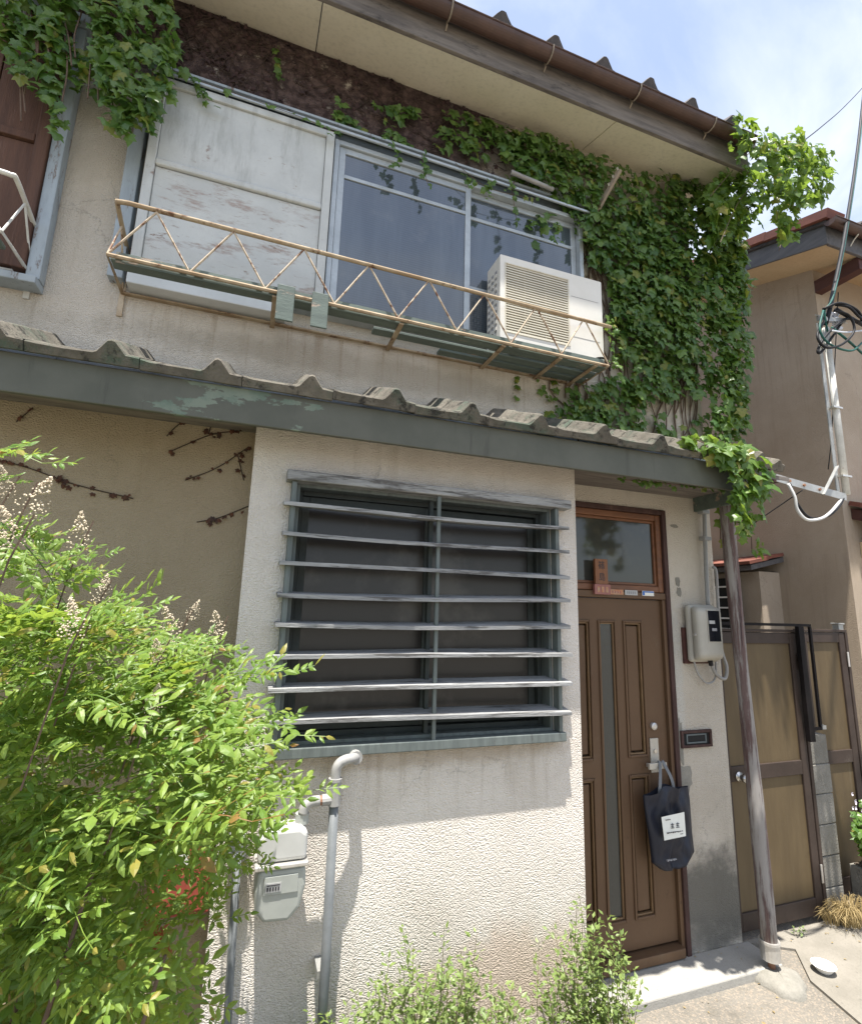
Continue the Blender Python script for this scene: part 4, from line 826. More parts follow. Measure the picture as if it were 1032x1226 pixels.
# porch post
post = thing('porch_post', (2.86, 2.385, 0.03), 'weathered round timber post in a steel sleeve holding up the canopy end', 'post')
pa, pb = Vector((2.868, 2.385, 0.135)), Vector((2.815, 2.385, 2.69))
m = MB(); pts = []; rs = []
for i in range(15):
    t = i/14; p = pa.lerp(pb, t); p.x += 0.004*math.sin(t*7); pts.append(p); rs.append(0.041+0.003*math.sin(t*9)-0.003*t)
m.tube(pts, rs, 14); m.build('shaft', 'post_wood', post, smooth=True)
m = MB(); m.tube([(2.869,2.385,0.085),(2.869,2.385,0.17)], 0.048, 18); m.tube([(2.868,2.385,0.165),(2.868,2.385,0.178)], 0.052, 18); m.build('steel_sleeve', 'silver', post)
m = MB(); m.tube([(2.872,2.385,0.0),(2.870,2.385,0.09)], 0.018, 10); m.build('rod', 'copper_ring', post)
m = MB(); vs = []; fs = []; NN = 18
for j, (r, z) in enumerate(((0.125,-0.005),(0.12,0.018),(0.095,0.036),(0.05,0.044),(0.0,0.045))):
    for k in range(NN):
        a = 2*math.pi*k/NN; rr = r*(1+0.12*math.sin(3*a+1)+0.05*math.sin(7*a)); vs.append((2.865+rr*math.cos(a)*1.05, 2.335+rr*math.sin(a), z+0.003*math.sin(5*a+j)))
for j in range(4):
    for k in range(NN): fs.append((j*NN+k, j*NN+(k+1) % NN, (j+1)*NN+(k+1) % NN, (j+1)*NN+k))
m.add(vs, fs); m.build('mortar_footing', 'mortar', post, smooth=True)

# service mast with bracket, insulators and cables
mast = thing('service_mast', (3.60, 2.2, 2.70), 'grey steel bracket and cable conduit fixed to the end of the canopy', 'cable mast')
MB().bar((2.81, 2.19, 2.765), (3.02, 2.19, 2.760), 0.03, 0.055).build('wood_arm', 'frame_dark', mast)
MB().bar((3.0, 2.172, 2.760), (3.62, 2.172, 2.700), 0.006, 0.048).build('arm', 'galv', mast, bevel=0.001)
MB().bar((3.0, 2.188, 2.783), (3.62, 2.188, 2.723), 0.030, 0.005).build('arm', 'galv', mast)
ta, tb = Vector((3.612, 2.19, 2.69)), at(981, 388, Y=2.19)
MB().bar(ta+Vector((-.035, 0, 0)), tb+Vector((-.02, 0, 0)), 0.030, 0.006, (0, 1, 0)).build('upright', 'galv', mast)
m = MB(); m.tube([ta+Vector((0.025, -0.012, 0.03)), tb+Vector((0.035, -0.012, -0.03))], 0.021, 12); m.build('conduit', 'white_rail', mast, smooth=True)
MB().bar(at(985, 592, Y=2.165), at(1002, 558, Y=2.165), 0.022, 0.005).build('brace', 'galv', mast)
for t in (0.12, 0.5, 0.86):
    p = ta.lerp(tb, t)+Vector((0.012, -0.012, 0)); MB().box(p.x-0.04, p.x+0.048, p.y-0.026, p.y+0.01, p.z-0.006, p.z+0.006).build('clamp', 'silver', mast)
for px_ in (945, 962, 980):
    p = at(px_, 583, Y=2.169); m = MB(); zz_ = 2.760-(p.x-3.0)*0.0968; m.tube([(p.x, 2.169, zz_), (p.x, 2.160, zz_)], 0.009, 8); m.build('bolt', 'copper_ring', mast)
tp = at(990, 384, Y=2.17)
for dx_, dz_ in ((0.02, 0.03), (0.085, 0.045), (0.10, -0.02)):
    p = tp+Vector((dx_, 0, dz_)); m = MB(); m.tube([p+Vector((0, 0, -.035)), p+Vector((0, 0, -.02)), p+Vector((0, 0, -.005)), p+Vector((0, 0, .005)), p+Vector((0, 0, .02)), p+Vector((0, 0, .035))], [.022, .030, .018, .018, .030, .020], 12); m.build('insulator', 'insul', mast, smooth=True)
MB().bar(tp+Vector((-.06, .03, 0.02)), tp+Vector((.16, .03, 0.07)), 0.006, 0.032).build('cross_arm', 'galv', mast)
MB().bar(tp+Vector((-.06, -.03, -0.02)), tp+Vector((.14, -.03, 0.02)), 0.006, 0.028).build('cross_arm', 'galv', mast)
for t in (-.06, .15): MB().bar(tp+Vector((t, -.03, 0.0)), tp+Vector((t, .03, 0.045)), 0.028, 0.006).build('cross_arm', 'galv', mast)
GC = 'service cables above the gate'
def cable(name, pts, r, mat, label, n=8, seg=6, group=None):
    t = thing(name, pts[0], label, 'cable', group)
    m = MB(); m.tube(curve_pts(pts, seg), r, n); m.build('strand', mat, t, smooth=True); return t
far1 = at(1040, 60, Y=4.2)
b1 = at(988, 388, Y=2.15)
c1 = cable('service_cable', [b1, at(996, 355, Y=2.16), at(1011, 280, Y=2.4), at(1026, 180, Y=2.9), at(1038, 70, Y=3.6), at(1038, 70, Y=3.6)*6-at(1026, 180, Y=2.9)*5], 0.015, 'cable_black', 'thick black overhead cable rising from the steel mast into the sky')
m = MB(); pts = curve_pts([b1+Vector((0.01, 0, -.06)), at(987, 372, Y=2.14), at(998, 352, Y=2.15), at(1013, 280, Y=2.39), at(1028, 180, Y=2.88), at(1040, 70, Y=3.58), at(1040, 70, Y=3.58)*6-at(1028, 180, Y=2.88)*5], 6); m.tube(pts, 0.006, 8); m.build('green_strand', 'cable_green', c1, smooth=True)
cable('loop_cable', [at(985, 372, Y=2.13), at(981, 395, Y=2.10), at(993, 412, Y=2.10), at(1018, 420, Y=2.11), at(1032, 410, Y=2.14)], 0.007, 'cable_green', 'green cable curling in a loop round the blue insulators')
cable('loop_cable', [at(985, 370, Y=2.14), at(1005, 363, Y=2.10), at(1026, 372, Y=2.10), at(1030, 385, Y=2.12), at(1012, 382, Y=2.12), at(990, 400, Y=2.12), at(979, 418, Y=2.12), at(984, 420, Y=2.12), at(1008, 385, Y=2.16)], 0.009, 'cable_black', 'black cable tangled in wide loops at the top of the mast')
cable('loop_cable', [at(1000, 370, Y=2.13), at(1020, 382, Y=2.13), at(1045, 396, Y=2.2), at(1070, 410, Y=2.4), at(1120, 430, Y=2.975)], 0.013, 'cable_black', 'straight black cable leaving the insulators toward the neighbouring house')
cable('loop_cable', [at(995, 392, Y=2.12), at(1015, 408, Y=2.12), at(1040, 430, Y=2.2), at(1070, 452, Y=2.45), at(1110, 480, Y=2.975)], 0.008, 'cable_green', 'dark green cable sloping down from the insulators past the neighbouring wall')
cable('loop_cable', [at(996, 396, Y=2.11), at(1012, 398, Y=2.12), at(1035, 396, Y=2.2), at(1060, 400, Y=2.35), at(1110, 415, Y=2.975)], 0.006, 'insul', 'pale blue cable leaving the insulators level')
cable('loop_cable', [at(986, 385, Y=2.14), at(978, 402, Y=2.11), at(988, 416, Y=2.10), at(1008, 412, Y=2.10), at(1022, 396, Y=2.10), at(1016, 378, Y=2.10), at(998, 372, Y=2.12)], 0.008, 'cable_black', 'black cable coiled in a ring just below the insulators')
cable('loop_cable', [at(1000, 365, Y=2.12), at(1016, 368, Y=2.09), at(1029, 380, Y=2.09), at(1040, 384, Y=2.14), at(1060, 392, Y=2.3), at(1115, 420, Y=2.975)], 0.008, 'cable_black', 'black cable arching over the insulators to the side')
cable('lead_in_cable', [at(943, 579, Y=2.15), at(951, 595, Y=2.13), at(954, 610, Y=2.13), at(965, 622, Y=2.12), at(982, 621, Y=2.12), at(995, 612, Y=2.14), at(1010, 594, Y=2.19)], 0.009, 'cable_white', 'white lead-in cable hanging in a slack loop under the steel arm')
cable('lead_in_cable', [at(945, 579, Y=2.17), at(956, 606, Y=2.15), at(970, 620, Y=2.14), at(990, 618, Y=2.14), at(1005, 605, Y=2.16), at(1011, 590, Y=2.19)], 0.008, 'cable_black', 'black lead-in cable hanging beside the white one under the arm')
cable('thin_wire', [at(1003, 350, X=4.88), at(999, 430, X=4.86), at(995, 520, X=4.84), at(991, 562, X=4.84)], 0.0045, 'cable_black', 'thin black wire hanging down the side wall of the neighbouring house', n=5)
cable('thin_wire', [at(900, 628, Y=3.3), at(935, 604, Y=3.1), at(960, 587, Y=2.9)], 0.005, 'cable_black', 'thin black wire running behind the post to the steel arm', n=5)
cable('telephone_wire', [at(952, 176, Y=3.2), at(985, 150, Y=3.6), at(1015, 123, Y=4.2), at(1060, 75, Y=5.4), at(1060, 75, Y=5.4)*6-at(1015, 123, Y=4.2)*5], 0.007, 'cable_black', 'thin dark wire crossing the sky beyond the ivy at the roof corner', n=5)

# ------------------------------------------------------------------ neighbouring house
XN, YN = 4.90, 2.98
nb = thing('neighbour_house', (5.6, 4.5, 0), 'tan stucco neighbouring house with red tiled roof beyond the brown gates', 'house')
RSN = 0.34
YV = 2.56
def zs(y): return 5.26+RSN*(y-YN)          # soffit height
m = MB(); ys = [YN, 9.0]
m.add([(XN,YN,0),(XN,9,0),(XN,9,zs(9)+0.05),(XN,YN,zs(YN)+0.05)], [(3,2,1,0)])
m.build('side_wall', 'stucco_nb', nb)
m = MB(); m.add([(XN,YN,0),(12,YN,0),(12,YN,5.32),(XN,YN,5.32)], [(0,1,2,3)]); m.build('front_wall', 'stucco_nb2', nb)
xv = 4.45
for (a, b) in ((YV+0.03, 3.55), (3.556, 5.4), (5.406, 9.0)):
    m = MB(); m.hexa([(xv+0.02,a,zs(a)),(XN,a,zs(a)),(XN,b,zs(b)),(xv+0.02,b,zs(b)),(xv+0.02,a,zs(a)+0.012),(XN,a,zs(a)+0.012),(XN,b,zs(b)+0.012),(xv+0.02,b,zs(b)+0.012)]); m.build('soffit_panel', 'nb_soffit', nb)
m = MB(); m.hexa([(XN+.001,YV+0.03,zs(YV+.03)),(12,YV+0.03,zs(YV+.03)),(12,YN,zs(YN)),(XN+.001,YN,zs(YN)),(XN+.001,YV+0.03,zs(YV+.03)+.012),(12,YV+0.03,zs(YV+.03)+.012),(12,YN,zs(YN)+.012),(XN+.001,YN,zs(YN)+.012)]); m.build('soffit_panel', 'nb_soffit', nb)
m = MB(); a, b = YV, 9.0; m.hexa([(xv,a,zs(a)-0.01),(xv+0.022,a,zs(a)-0.01),(xv+0.022,b,zs(b)-0.01),(xv,b,zs(b)-0.01),(xv,a,zs(a)+0.17),(xv+0.022,a,zs(a)+0.17),(xv+0.022,b,zs(b)+0.17),(xv,b,zs(b)+0.17)]); m.build('verge_board', 'verge_board', nb, bevel=0.004)
MB().box(xv+0.023, 12, YV, YV+0.025, zs(YV)-0.01, zs(YV)+0.17).build('eave_fascia', 'verge_board', nb, bevel=0.004)
nroof = MB(); a, b = YV-0.03, 9.0
nroof.hexa([(xv-0.03,a,zs(a)+0.172),(12,a,zs(a)+0.172),(12,b,zs(b)+0.172),(xv-0.03,b,zs(b)+0.172),(xv-0.03,a,zs(a)+0.20),(12,a,zs(a)+0.20),(12,b,zs(b)+0.20),(xv-0.03,b,zs(b)+0.20)])
nroof = nroof.build('roof', 'tile_dark', nb)
vt = MB().box(-0.10, 0.12, 0, 0.30, -0.05, 0.028).mesh('verge_tile'); vt.materials.append(MT['tile_red'])
for i in range(22):
    y = YV-0.07+0.275*i; piece('verge_tile', vt, nroof, (xv+0.03, y, zs(y)+0.262+rnd.uniform(-.004, .004)), (math.atan(RSN)-0.03, 0, rnd.uniform(-.01, .01)))
et = tile_mesh('neighbour_tile', 0.30, 0.30, 0.22, 0.06, 0.02, 'tile_dark', rw=0.05, seed=33)
for c in range(2):
    for i in range(14):
        y = YV-0.07+0.26*c; piece('roof_tile', et, nroof, (xv+0.16+0.3*i, y, zs(y)+0.235+0.01*c), (math.atan(RSN), 0, 0))
ng_ = gutter(xv-0.04, 12, YV-0.065, zs(YV)+0.165, 0.05, 'gutter', nb)
for x in (4.75, 5.5, 6.3):
    m = MB(); m.tube([(x, YV-0.001, zs(YV)+0.05), (x, YV-0.035, zs(YV)+0.09), (x, YV-0.065, zs(YV)+0.11), (x, YV-0.115, zs(YV)+0.165)], 0.006, 6); m.build('gutter_bracket', 'silver', ng_)
MB().box(XN-0.004, XN+0.09, YV+0.03, YN-0.001, zs(YV)-0.11, zs(YV)+0.015).build('bracket_beam', 'dark_wood', nb, bevel=0.004)
# porch roof on its front and the hood on its side wall
m = MB(); m.hexa([(5.0,2.50,2.62),(8,2.50,2.62),(8,YN-.001,2.80),(5.0,YN-.001,2.80),(5.0,2.50,2.72),(8,2.50,2.72),(8,YN-.001,2.90),(5.0,YN-.001,2.90)])
pr_ = m.build('porch_roof', 'dark_wood', nb, bevel=0.004)
pt = MB().box(0.002, 0.27, 0, 0.28, -0.01, 0.03).mesh('porch_tile'); pt.materials.append(MT['tile_red'])
for c in range(2):
    for i in range(11): piece('porch_tile', pt, pr_, (4.97+0.275*i, 2.46+0.25*c, 2.735+0.10*c), (0.36, 0, rnd.uniform(-.015, .015)))
MB().box(5.06, 8, 2.62, YN-.001, 2.46, 2.60).build('porch_beam', 'nb_soffit', nb, bevel=0.004)
h0, h1 = 3.56, 5.0
MB().box(4.63, XN-0.001, 3.62, h1, 0, 2.36).build('side_bay', 'stucco_nb2', nb)
m = MB(); m.hexa([(4.46,h0,2.36),(4.899,h0,2.46),(4.899,h1+.1,2.46),(4.46,h1+.1,2.36),(4.46,h0,2.41),(4.899,h0,2.51),(4.899,h1+.1,2.51),(4.46,h1+.1,2.41)])
hd = m.build('hood', 'verge_board', nb, bevel=0.003)
hm = MB().box(-0.02, 0.235, 0.002, 0.26, 0, 0.03).mesh('hood_tile'); hm.materials.append(MT['tile_red'])
for c in range(2):
    for i in range(6): piece('hood_tile', hm, hd, (4.445+0.21*c, h0-0.02+0.263*i, 2.418+0.052*c), (rnd.uniform(-.02, .02), -0.21, 0))
lv = MB().box(4.60, 4.6295, 3.86, 4.6, 1.45, 2.31).build('louvre_window', 'black_void', nb)
for k in range(8): MB().box(4.575, 4.5995, 3.86, 4.6, 1.48+0.105*k, 1.495+0.105*k).build('louvre', 'white_pl', lv)
MB().box(4.57, 4.5995, 3.82, 3.8595, 1.42, 2.33).build('louvre_frame', 'gate_frame', lv)

# ------------------------------------------------------------------ gates, block pillar, iron frame
def gate(x0, x1, y, z0, z1, label, knob=None, hinge=True):
    g = thing('brown_gate', ((x0+x1)/2, y, z0), label, 'gate')
    w = 0.062
    for a in ((x0, x0+w, z0, z1), (x1-w, x1, z0, z1)): MB().box(a[0], a[1], y, y+0.035, a[2], a[3]).build('stile', 'gate_frame', g, bevel=0.004)
    for za, zb in ((z0, z0+0.10), (0.885, 0.975), (z1-0.075, z1)): MB().box(x0+w+.0005, x1-w-.0005, y+0.001, y+0.034, za, zb).build('rail', 'gate_frame', g, bevel=0.004)
    for za, zb in ((z0+0.10, 0.885), (0.975, z1-0.075)): MB().box(x0+w, x1-w, y+0.014, y+0.019, za, zb).build('panel', 'amber', g)
    MB().box(x0-0.02, x1+0.03, y-0.004, y+0.04, z1+0.004, z1+0.022).build('head_rail', 'gate_frame', g, bevel=0.003)
    MB().box(x1+0.006, x1+0.034, y-0.004, y+0.04, 0.0, z1+0.003).build('gate_post', 'gate_frame', g, bevel=0.003)
    if knob:
        kx, kz = knob
        m = MB(); m.tube([(kx, y-0.001, kz), (kx, y-0.006, kz), (kx, y-0.008, kz), (kx, y-0.03, kz), (kx, y-0.035, kz), (kx, y-0.055, kz), (kx, y-0.062, kz)], [.030, .030, .014, .013, .026, .026, .016], 16); m.build('knob', 'steel', g, smooth=True)
    if hinge:
        for z in (0.28, 1.62): MB().box(x1-0.004, x1+0.012, y-0.012, y-0.0045, z-0.055, z+0.055).build('hinge', 'silver', g, bevel=0.002)
    return g
gate(2.935, 3.70, 2.66, 0.045, 1.815, 'brown-framed amber panel gate with steel knob behind the porch post', knob=(3.06, 0.915))
gate(3.92, 4.40, 2.78, 0.05, 1.82, 'narrow brown-framed amber panel gate beyond the concrete block pillar')
MB_ = MB(); 
gpst = thing('gate_pillar_stub', (4.46, 2.85, 0), 'small grey metal post beside the narrow gate against the neighbouring wall', 'post')
MB().box(4.445, 4.50, 2.84, 2.89, 0, 1.88).build('tube', 'galv', gpst, bevel=0.004); MB().box(4.438, 4.507, 2.833, 2.897, 1.881, 1.893).build('cap', 'galv', gpst, bevel=0.003)
fe = thing('iron_frame', (3.3, 2.60, 1.18), 'black iron rail frame along the gate top with bars dropping to the pillar', 'iron frame')
MB().box(2.92, 3.80, 2.612, 2.628, 1.862, 1.880).build('top_bar', 'black_iron', fe)
MB().box(2.92, 3.80, 2.70, 2.716, 1.862, 1.880).build('top_bar', 'black_iron', fe)
MB().box(3.665, 3.715, 2.606, 2.634, 1.10, 1.8615).build('upright', 'black_iron', fe)
MB().box(3.785, 3.803, 2.612, 2.628, 1.19, 1.8615).build('upright', 'black_iron', fe)
MB().box(3.7155, 3.803, 2.612, 2.628, 1.17, 1.189).build('cross_bar', 'black_iron', fe)
MB().box(3.795, 3.83, 2.605, 2.632, 1.175, 1.20).build('end_cap', 'galv', fe)
MB().box(3.786, 3.80, 2.6285, 2.6995, 1.862, 1.88).build('link_bar', 'black_iron', fe)
pil = thing('block_pillar', (3.86, 2.8, 0), 'stack of grey concrete blocks standing between the two brown gates', 'pillar')
bk = MB().box(-0.098, 0.098, 0, 0.39, 0, 0.187).mesh('block'); bk.materials.append(MT['block'])
for k in range(6):
    o = piece('block', bk, pil, (3.862+rnd.uniform(-.003, .003), 2.70+rnd.uniform(-.004, .004), -0.03+0.1915*k), (0, 0, rnd.uniform(-.012, .012)))
    bv = o.modifiers.new('bevel', 'BEVEL'); bv.width = 0.006; bv.segments = 2
MB().box(3.772, 3.952, 2.71, 3.08, -0.02, 1.11).build('mortar_core', 'mortar', pil)
pk = thing('planter_block', (4.16, 2.66, 0), 'low grey concrete planter block beside the white-flowered plant', 'planter')
frame(MB(), 4.08, 4.24, 0.0, 0.26, 0.0, 2.6, 2.6) if False else None
m = MB(); m.box(4.07, 4.25, 2.62, 2.72, 0.0, 0.27); m.build('block', 'block', pk, bevel=0.006)
m = MB(); m.box(4.09, 4.23, 2.64, 2.70, 0.2705, 0.278); m.build('soil_top', 'soil', pk)
# white bowl
c = at(985, 1152, Z=0.06)
bw = MB(); prof = [(0.035,0.0145),(0.042,0.022),(0.060,0.055),(0.072,0.078),(0.0745,0.0785),(0.070,0.072),(0.055,0.050),(0.035,0.040),(0.0,0.039)]
NN = 28; vs = []; fs = []
for (r, z) in prof:
    for k in range(NN): vs.append((c.x+.8*r*math.cos(2*math.pi*k/NN), c.y+.8*r*math.sin(2*math.pi*k/NN), 0.0145+(z-0.0145)*.55))
for j in range(len(prof)-1):
    for k in range(NN): fs.append((j*NN+k, j*NN+(k+1) % NN, (j+1)*NN+(k+1) % NN, (j+1)*NN+k))
bw.add(vs, fs); bowl = bw.build('white_bowl', 'white_pl', smooth=True); weld(bowl)
bowl['label'] = 'small white plastic bowl on the pavement before the brown gate'; bowl['category'] = 'bowl'

# ------------------------------------------------------------------ plants
def add_var(me, vals):
    a = me.attributes.new('var', 'FLOAT', 'POINT'); a.data.foreach_set('value', np.asarray(vals, dtype=np.float32))
def ivy_leaf():
    V = [(0,0,0),(0,-.42,.05),(0,-1.0,-.10),(.20,.14,-.03),(.46,.03,-.10),(.40,-.20,-.05),(.63,-.52,-.17),(.33,-.55,-.05),(.20,-.76,-.07)]
    n = len(V); V += [(-x, y, z) for x, y, z in V[3:]]
    r = [0,3,4,5,6,7,8,2]; l = [0]+[k+6 for k in (3,4,5,6,7,8)]+[2]
    F = [(1, r[i], r[i+1]) for i in range(7)][::1]+[(1, l[i+1], l[i]) for i in range(7)]
    return np.array(V), F
def lance_leaf():
    V = [(0,0,0),(.17,-.32,-.03),(.13,-.66,-.06),(0,-1.0,-.13),(-.17,-.32,-.03),(-.13,-.66,-.06),(0,-.34,.025),(0,-.68,.0)]
    F = [(0,6,1),(1,6,7),(1,7,2),(2,7,3),(0,4,6),(4,7,6),(4,5,7),(5,3,7)]
    return np.array(V), F
def oval_leaf():
    V = [(0,0,0),(.26,-.4,.02),(0,-1,-.06),(-.26,-.4,.02)]; return np.array(V), [(0,2,1),(0,3,2)]
def basis(n, tip):
    n = Vector(n).normalized(); t = Vector(tip); t = (t-n*t.dot(n)).normalized(); y = -t; x = y.cross(n)
    return np.array([[x[0], y[0], n[0]], [x[1], y[1], n[1]], [x[2], y[2], n[2]]])
def joined(name, tmpl, inst, mat, parent, stuff=True):
    V, F = tmpl; off = np.array(OFF[parent.name]); n = len(V)
    vs = np.concatenate([(V*s) @ B.T+np.array(p)-off for (p, B, s, c) in inst]); k = len(inst)
    fs = np.array(F)[None]+(np.arange(k)*n)[:, None, None]
    me = bpy.data.meshes.new(name); me.from_pydata(vs.tolist(), [], fs.reshape(-1, 3).tolist()); me.update()
    me.polygons.foreach_set('use_smooth', [False]*len(me.polygons))
    add_var(me, np.repeat([c for (_, _, _, c) in inst], n)); me.materials.append(MT[mat])
    o = link(name, me, parent)
    if stuff: o['kind'] = 'stuff'
    return o
def singles(name, tmpl, inst, mat, parent, nv=4):
    V, F = tmpl; mes = []
    for i in range(nv):
        me = bpy.data.meshes.new(name); W_ = V.copy(); W_[:, 2] += rng.normal(0, 0.03, len(V)); W_[:, :2] *= 1+rng.normal(0, 0.05, (len(V), 2))
        me.from_pydata(W_.tolist(), [], F); me.update(); add_var(me, [i/nv]*len(V)); me.materials.append(MT[mat]); mes.append(me)
    for i, (p, B, s, c) in enumerate(inst):
        o = link(name, mes[i % nv], parent)
        o.matrix_local = Matrix(((B[0][0]*s, B[0][1]*s, B[0][2]*s, p[0]-OFF[parent.name].x), (B[1][0]*s, B[1][1]*s, B[1][2]*s, p[1]-OFF[parent.name].y), (B[2][0]*s, B[2][1]*s, B[2][2]*s, p[2]-OFF[parent.name].z), (0, 0, 0, 1)))
def inpoly(x, y, P):
    c = False; n = len(P)
    for i in range(n):
        x1, y1 = P[i]; x2, y2 = P[(i+1) % n]
        if (y1 > y) != (y2 > y) and x < (x2-x1)*(y-y1)/(y2-y1)+x1: c = not c
    return c
from mathutils import noise as mnoise
def ivy_region(poly, Y, n, size, bulge, hang=0.0, jit=0.35, dens=None):
    """leaves on a creeper that covers an outline drawn on the plane Y (outline given in photo pixels)"""
    W_ = [at(x, y, Y=Y) for x, y in poly]; P = [(w.x, w.z) for w in W_]
    xs = [p[0] for p in P]; zs_ = [p[1] for p in P]; out = []; tries = 0
    while len(out) < n and tries < n*60:
        tries += 1
        x, z = rnd.uniform(min(xs), max(xs)), rnd.uniform(min(zs_), max(zs_))
        if not inpoly(x, z, P): continue
        d = mnoise.noise(Vector((x*4.5, z*4.5, 3.1)))
        if dens is not None and d < dens+rnd.uniform(-.25, .25): continue
        u = rnd.random()**0.7
        cl = 0.55+0.45*mnoise.noise(Vector((x*7, z*6, 9)))
        y = Y-0.012-bulge*u*max(0.1, cl)
        nn = (rnd.gauss(0.1, jit), -1+rnd.gauss(0, hang), 0.35+rnd.gauss(0, jit))
        tip = (rnd.gauss(0, .5), rnd.gauss(-0.15, .25), -1)
        out.append(((x, y, z), basis(nn, tip), size*rnd.choice((rnd.uniform(.4, .8), rnd.uniform(.7, 1.35))), rnd.random()))
    return out
def strand(pts, n, size, spread=0.03, jit=0.45):
    P = curve_pts(pts, 10); out = []
    for i in range(n):
        p = P[rnd.randrange(len(P))]+Vector((rnd.gauss(0, spread), -abs(rnd.gauss(0, spread)), rnd.gauss(0, spread)))
        out.append((tuple(p), basis((rnd.gauss(0, jit), -1, .35+rnd.gauss(0, jit)), (rnd.gauss(0, .5), -.2, -1)), size*rnd.uniform(.5, 1.2), rnd.random()))
    return out
def split(inst, k=300):
    s = sorted(inst, key=lambda q: -(q[2]/(0.1+Vector(q[0]).length))+(q[0][1])*0.05); return s[:k], s[k:]
IV = ivy_leaf()
ivy = thing('climbing_ivy', (2.75, 2.55, 2.9), 'thick dark green ivy covering the upper wall corner beside the air conditioner', 'ivy')
mainp = [(590,165),(640,168),(700,192),(760,212),(815,222),(850,232),(872,290),(884,350),(886,430),(884,500),(878,532),(850,520),(846,480),(838,470),(825,482),(812,470),(796,488),(778,476),(760,490),(748,470),(738,420),(728,390),(724,335),(700,318),(690,290),(680,262),(655,240),(628,222),(600,205)]
L = ivy_region(mainp, 2.565, 3100, 0.060, 0.16)
L += ivy_region([(690,290),(720,262),(800,240),(850,240),(860,330),(800,400),(730,400),(722,330)], 2.575, 900, 0.062, 0.08)
L += ivy_region([(720,330),(880,330),(884,430),(850,460),(775,440),(735,430)], 2.56, 560, 0.062, 0.2, dens=-0.1)
L += ivy_region([(655,490),(690,465),(735,452),(765,470),(772,505),(745,523),(705,512),(668,505)], 2.57, 240, 0.058, 0.09)
L += ivy_region([(850,230),(872,265),(882,300),(872,320),(890,345),(876,372),(888,400),(872,430),(884,455),(890,500),(866,532),(846,520),(846,400)], 2.50, 340, 0.062, 0.10, hang=0.5)
Lr = ivy_region([(848,300),(880,300),(892,350),(878,390),(892,430),(880,470),(892,505),(866,530),(858,470),(862,400)], 2.46, 170, 0.06, 0.08, hang=0.5, jit=0.5)  # right edge leaves take the brighter colour to look sunlit
L += ivy_region([(770,495),(845,495),(845,535),(800,530)], 2.575, 26, 0.06, 0.03)
for pts in ([(862,500),(868,545)], [(880,480),(884,540)], [(872,430),(886,520)], [(655,250),(640,275)], [(690,455),(662,490),(652,505)], [(748,470),(790,512),(800,528)], [(842,500),(846,530)]):
    L += strand([at(x, y, Y=2.57) for x, y in pts], 14, 0.06)
A, B_ = split(L)
singles('leaf', IV, A[:230], 'ivy', ivy); joined('leaf_mass', IV, B_+A[230:], 'ivy', ivy); singles('leaf', IV, Lr[:70], 'ivy_bright', ivy); joined('leaf_mass', IV, Lr[70:], 'ivy_bright', ivy)
m = MB()
for k in range(46):
    x0 = rnd.uniform(1.75, 2.88); z0 = rnd.uniform(2.95, 3.6); p = [Vector((x0, 2.588, z0))]
    for j in range(9): p.append(p[-1]+Vector((rnd.gauss(0, .05), 0, rnd.uniform(.08, .2))))
    p = [q for q in p if q.z < 5.1 and q.x < 2.9]
    if len(p) > 2: m.tube(curve_pts(p, 3), rnd.uniform(.003, .007), 5)
m.build('stem_mass', 'bark', ivy)['kind'] = 'stuff'

iv2 = thing('roof_corner_ivy', (3.0, 2.4, 4.6), 'ivy in a sunlit green tone hanging off the roof corner against the sky', 'ivy')
Lb = []
for poly, Y, n in (([(868,160),(900,168),(950,166),(985,198),(990,226),(975,245),(955,262),(935,240),(915,225),(890,225),(870,195)], 2.12, 210),
                   ([(905,175),(950,170),(985,200),(985,225),(960,250),(925,250),(905,215)], 2.30, 130),
                   ([(900,225),(935,240),(950,262),(945,290),(930,300),(918,288),(925,262),(900,270),(885,250)], 2.22, 70),
                   ([(838,225),(880,200),(905,225),(898,262),(880,285),(862,300),(845,290)], 2.34, 190),
                   ([(826,232),(862,225),(885,262),(880,320),(850,330),(832,290)], 2.52, 230),
                   ([(862,140),(885,150),(905,165),(895,178),(880,165)], 2.10, 16)):
    Lb += ivy_region(poly, Y, int(n*1.35), 0.070, 0.14, hang=0.55, jit=0.6)
A, B_ = split(Lb); singles('leaf', IV, A, 'ivy_bright', iv2); joined('leaf_mass', IV, B_, 'ivy_bright', iv2)
m = MB()
for pts in ([(868,160),(905,185),(950,190),(980,215)], [(905,185),(925,230),(940,270),(932,300)], [(850,235),(880,200),(905,175)], [(862,290),(885,240),(915,210)], [(880,170),(895,165),(885,185),(893,195)], [(868,155),(874,170),(881,182)]):  # bare runners
    m.tube(curve_pts([at(x, y, Y=2.22+rnd.uniform(0, .06)) for x, y in pts], 6), 0.0028, 5)
m.build('stem_mass', 'bark', iv2)['kind'] = 'stuff'

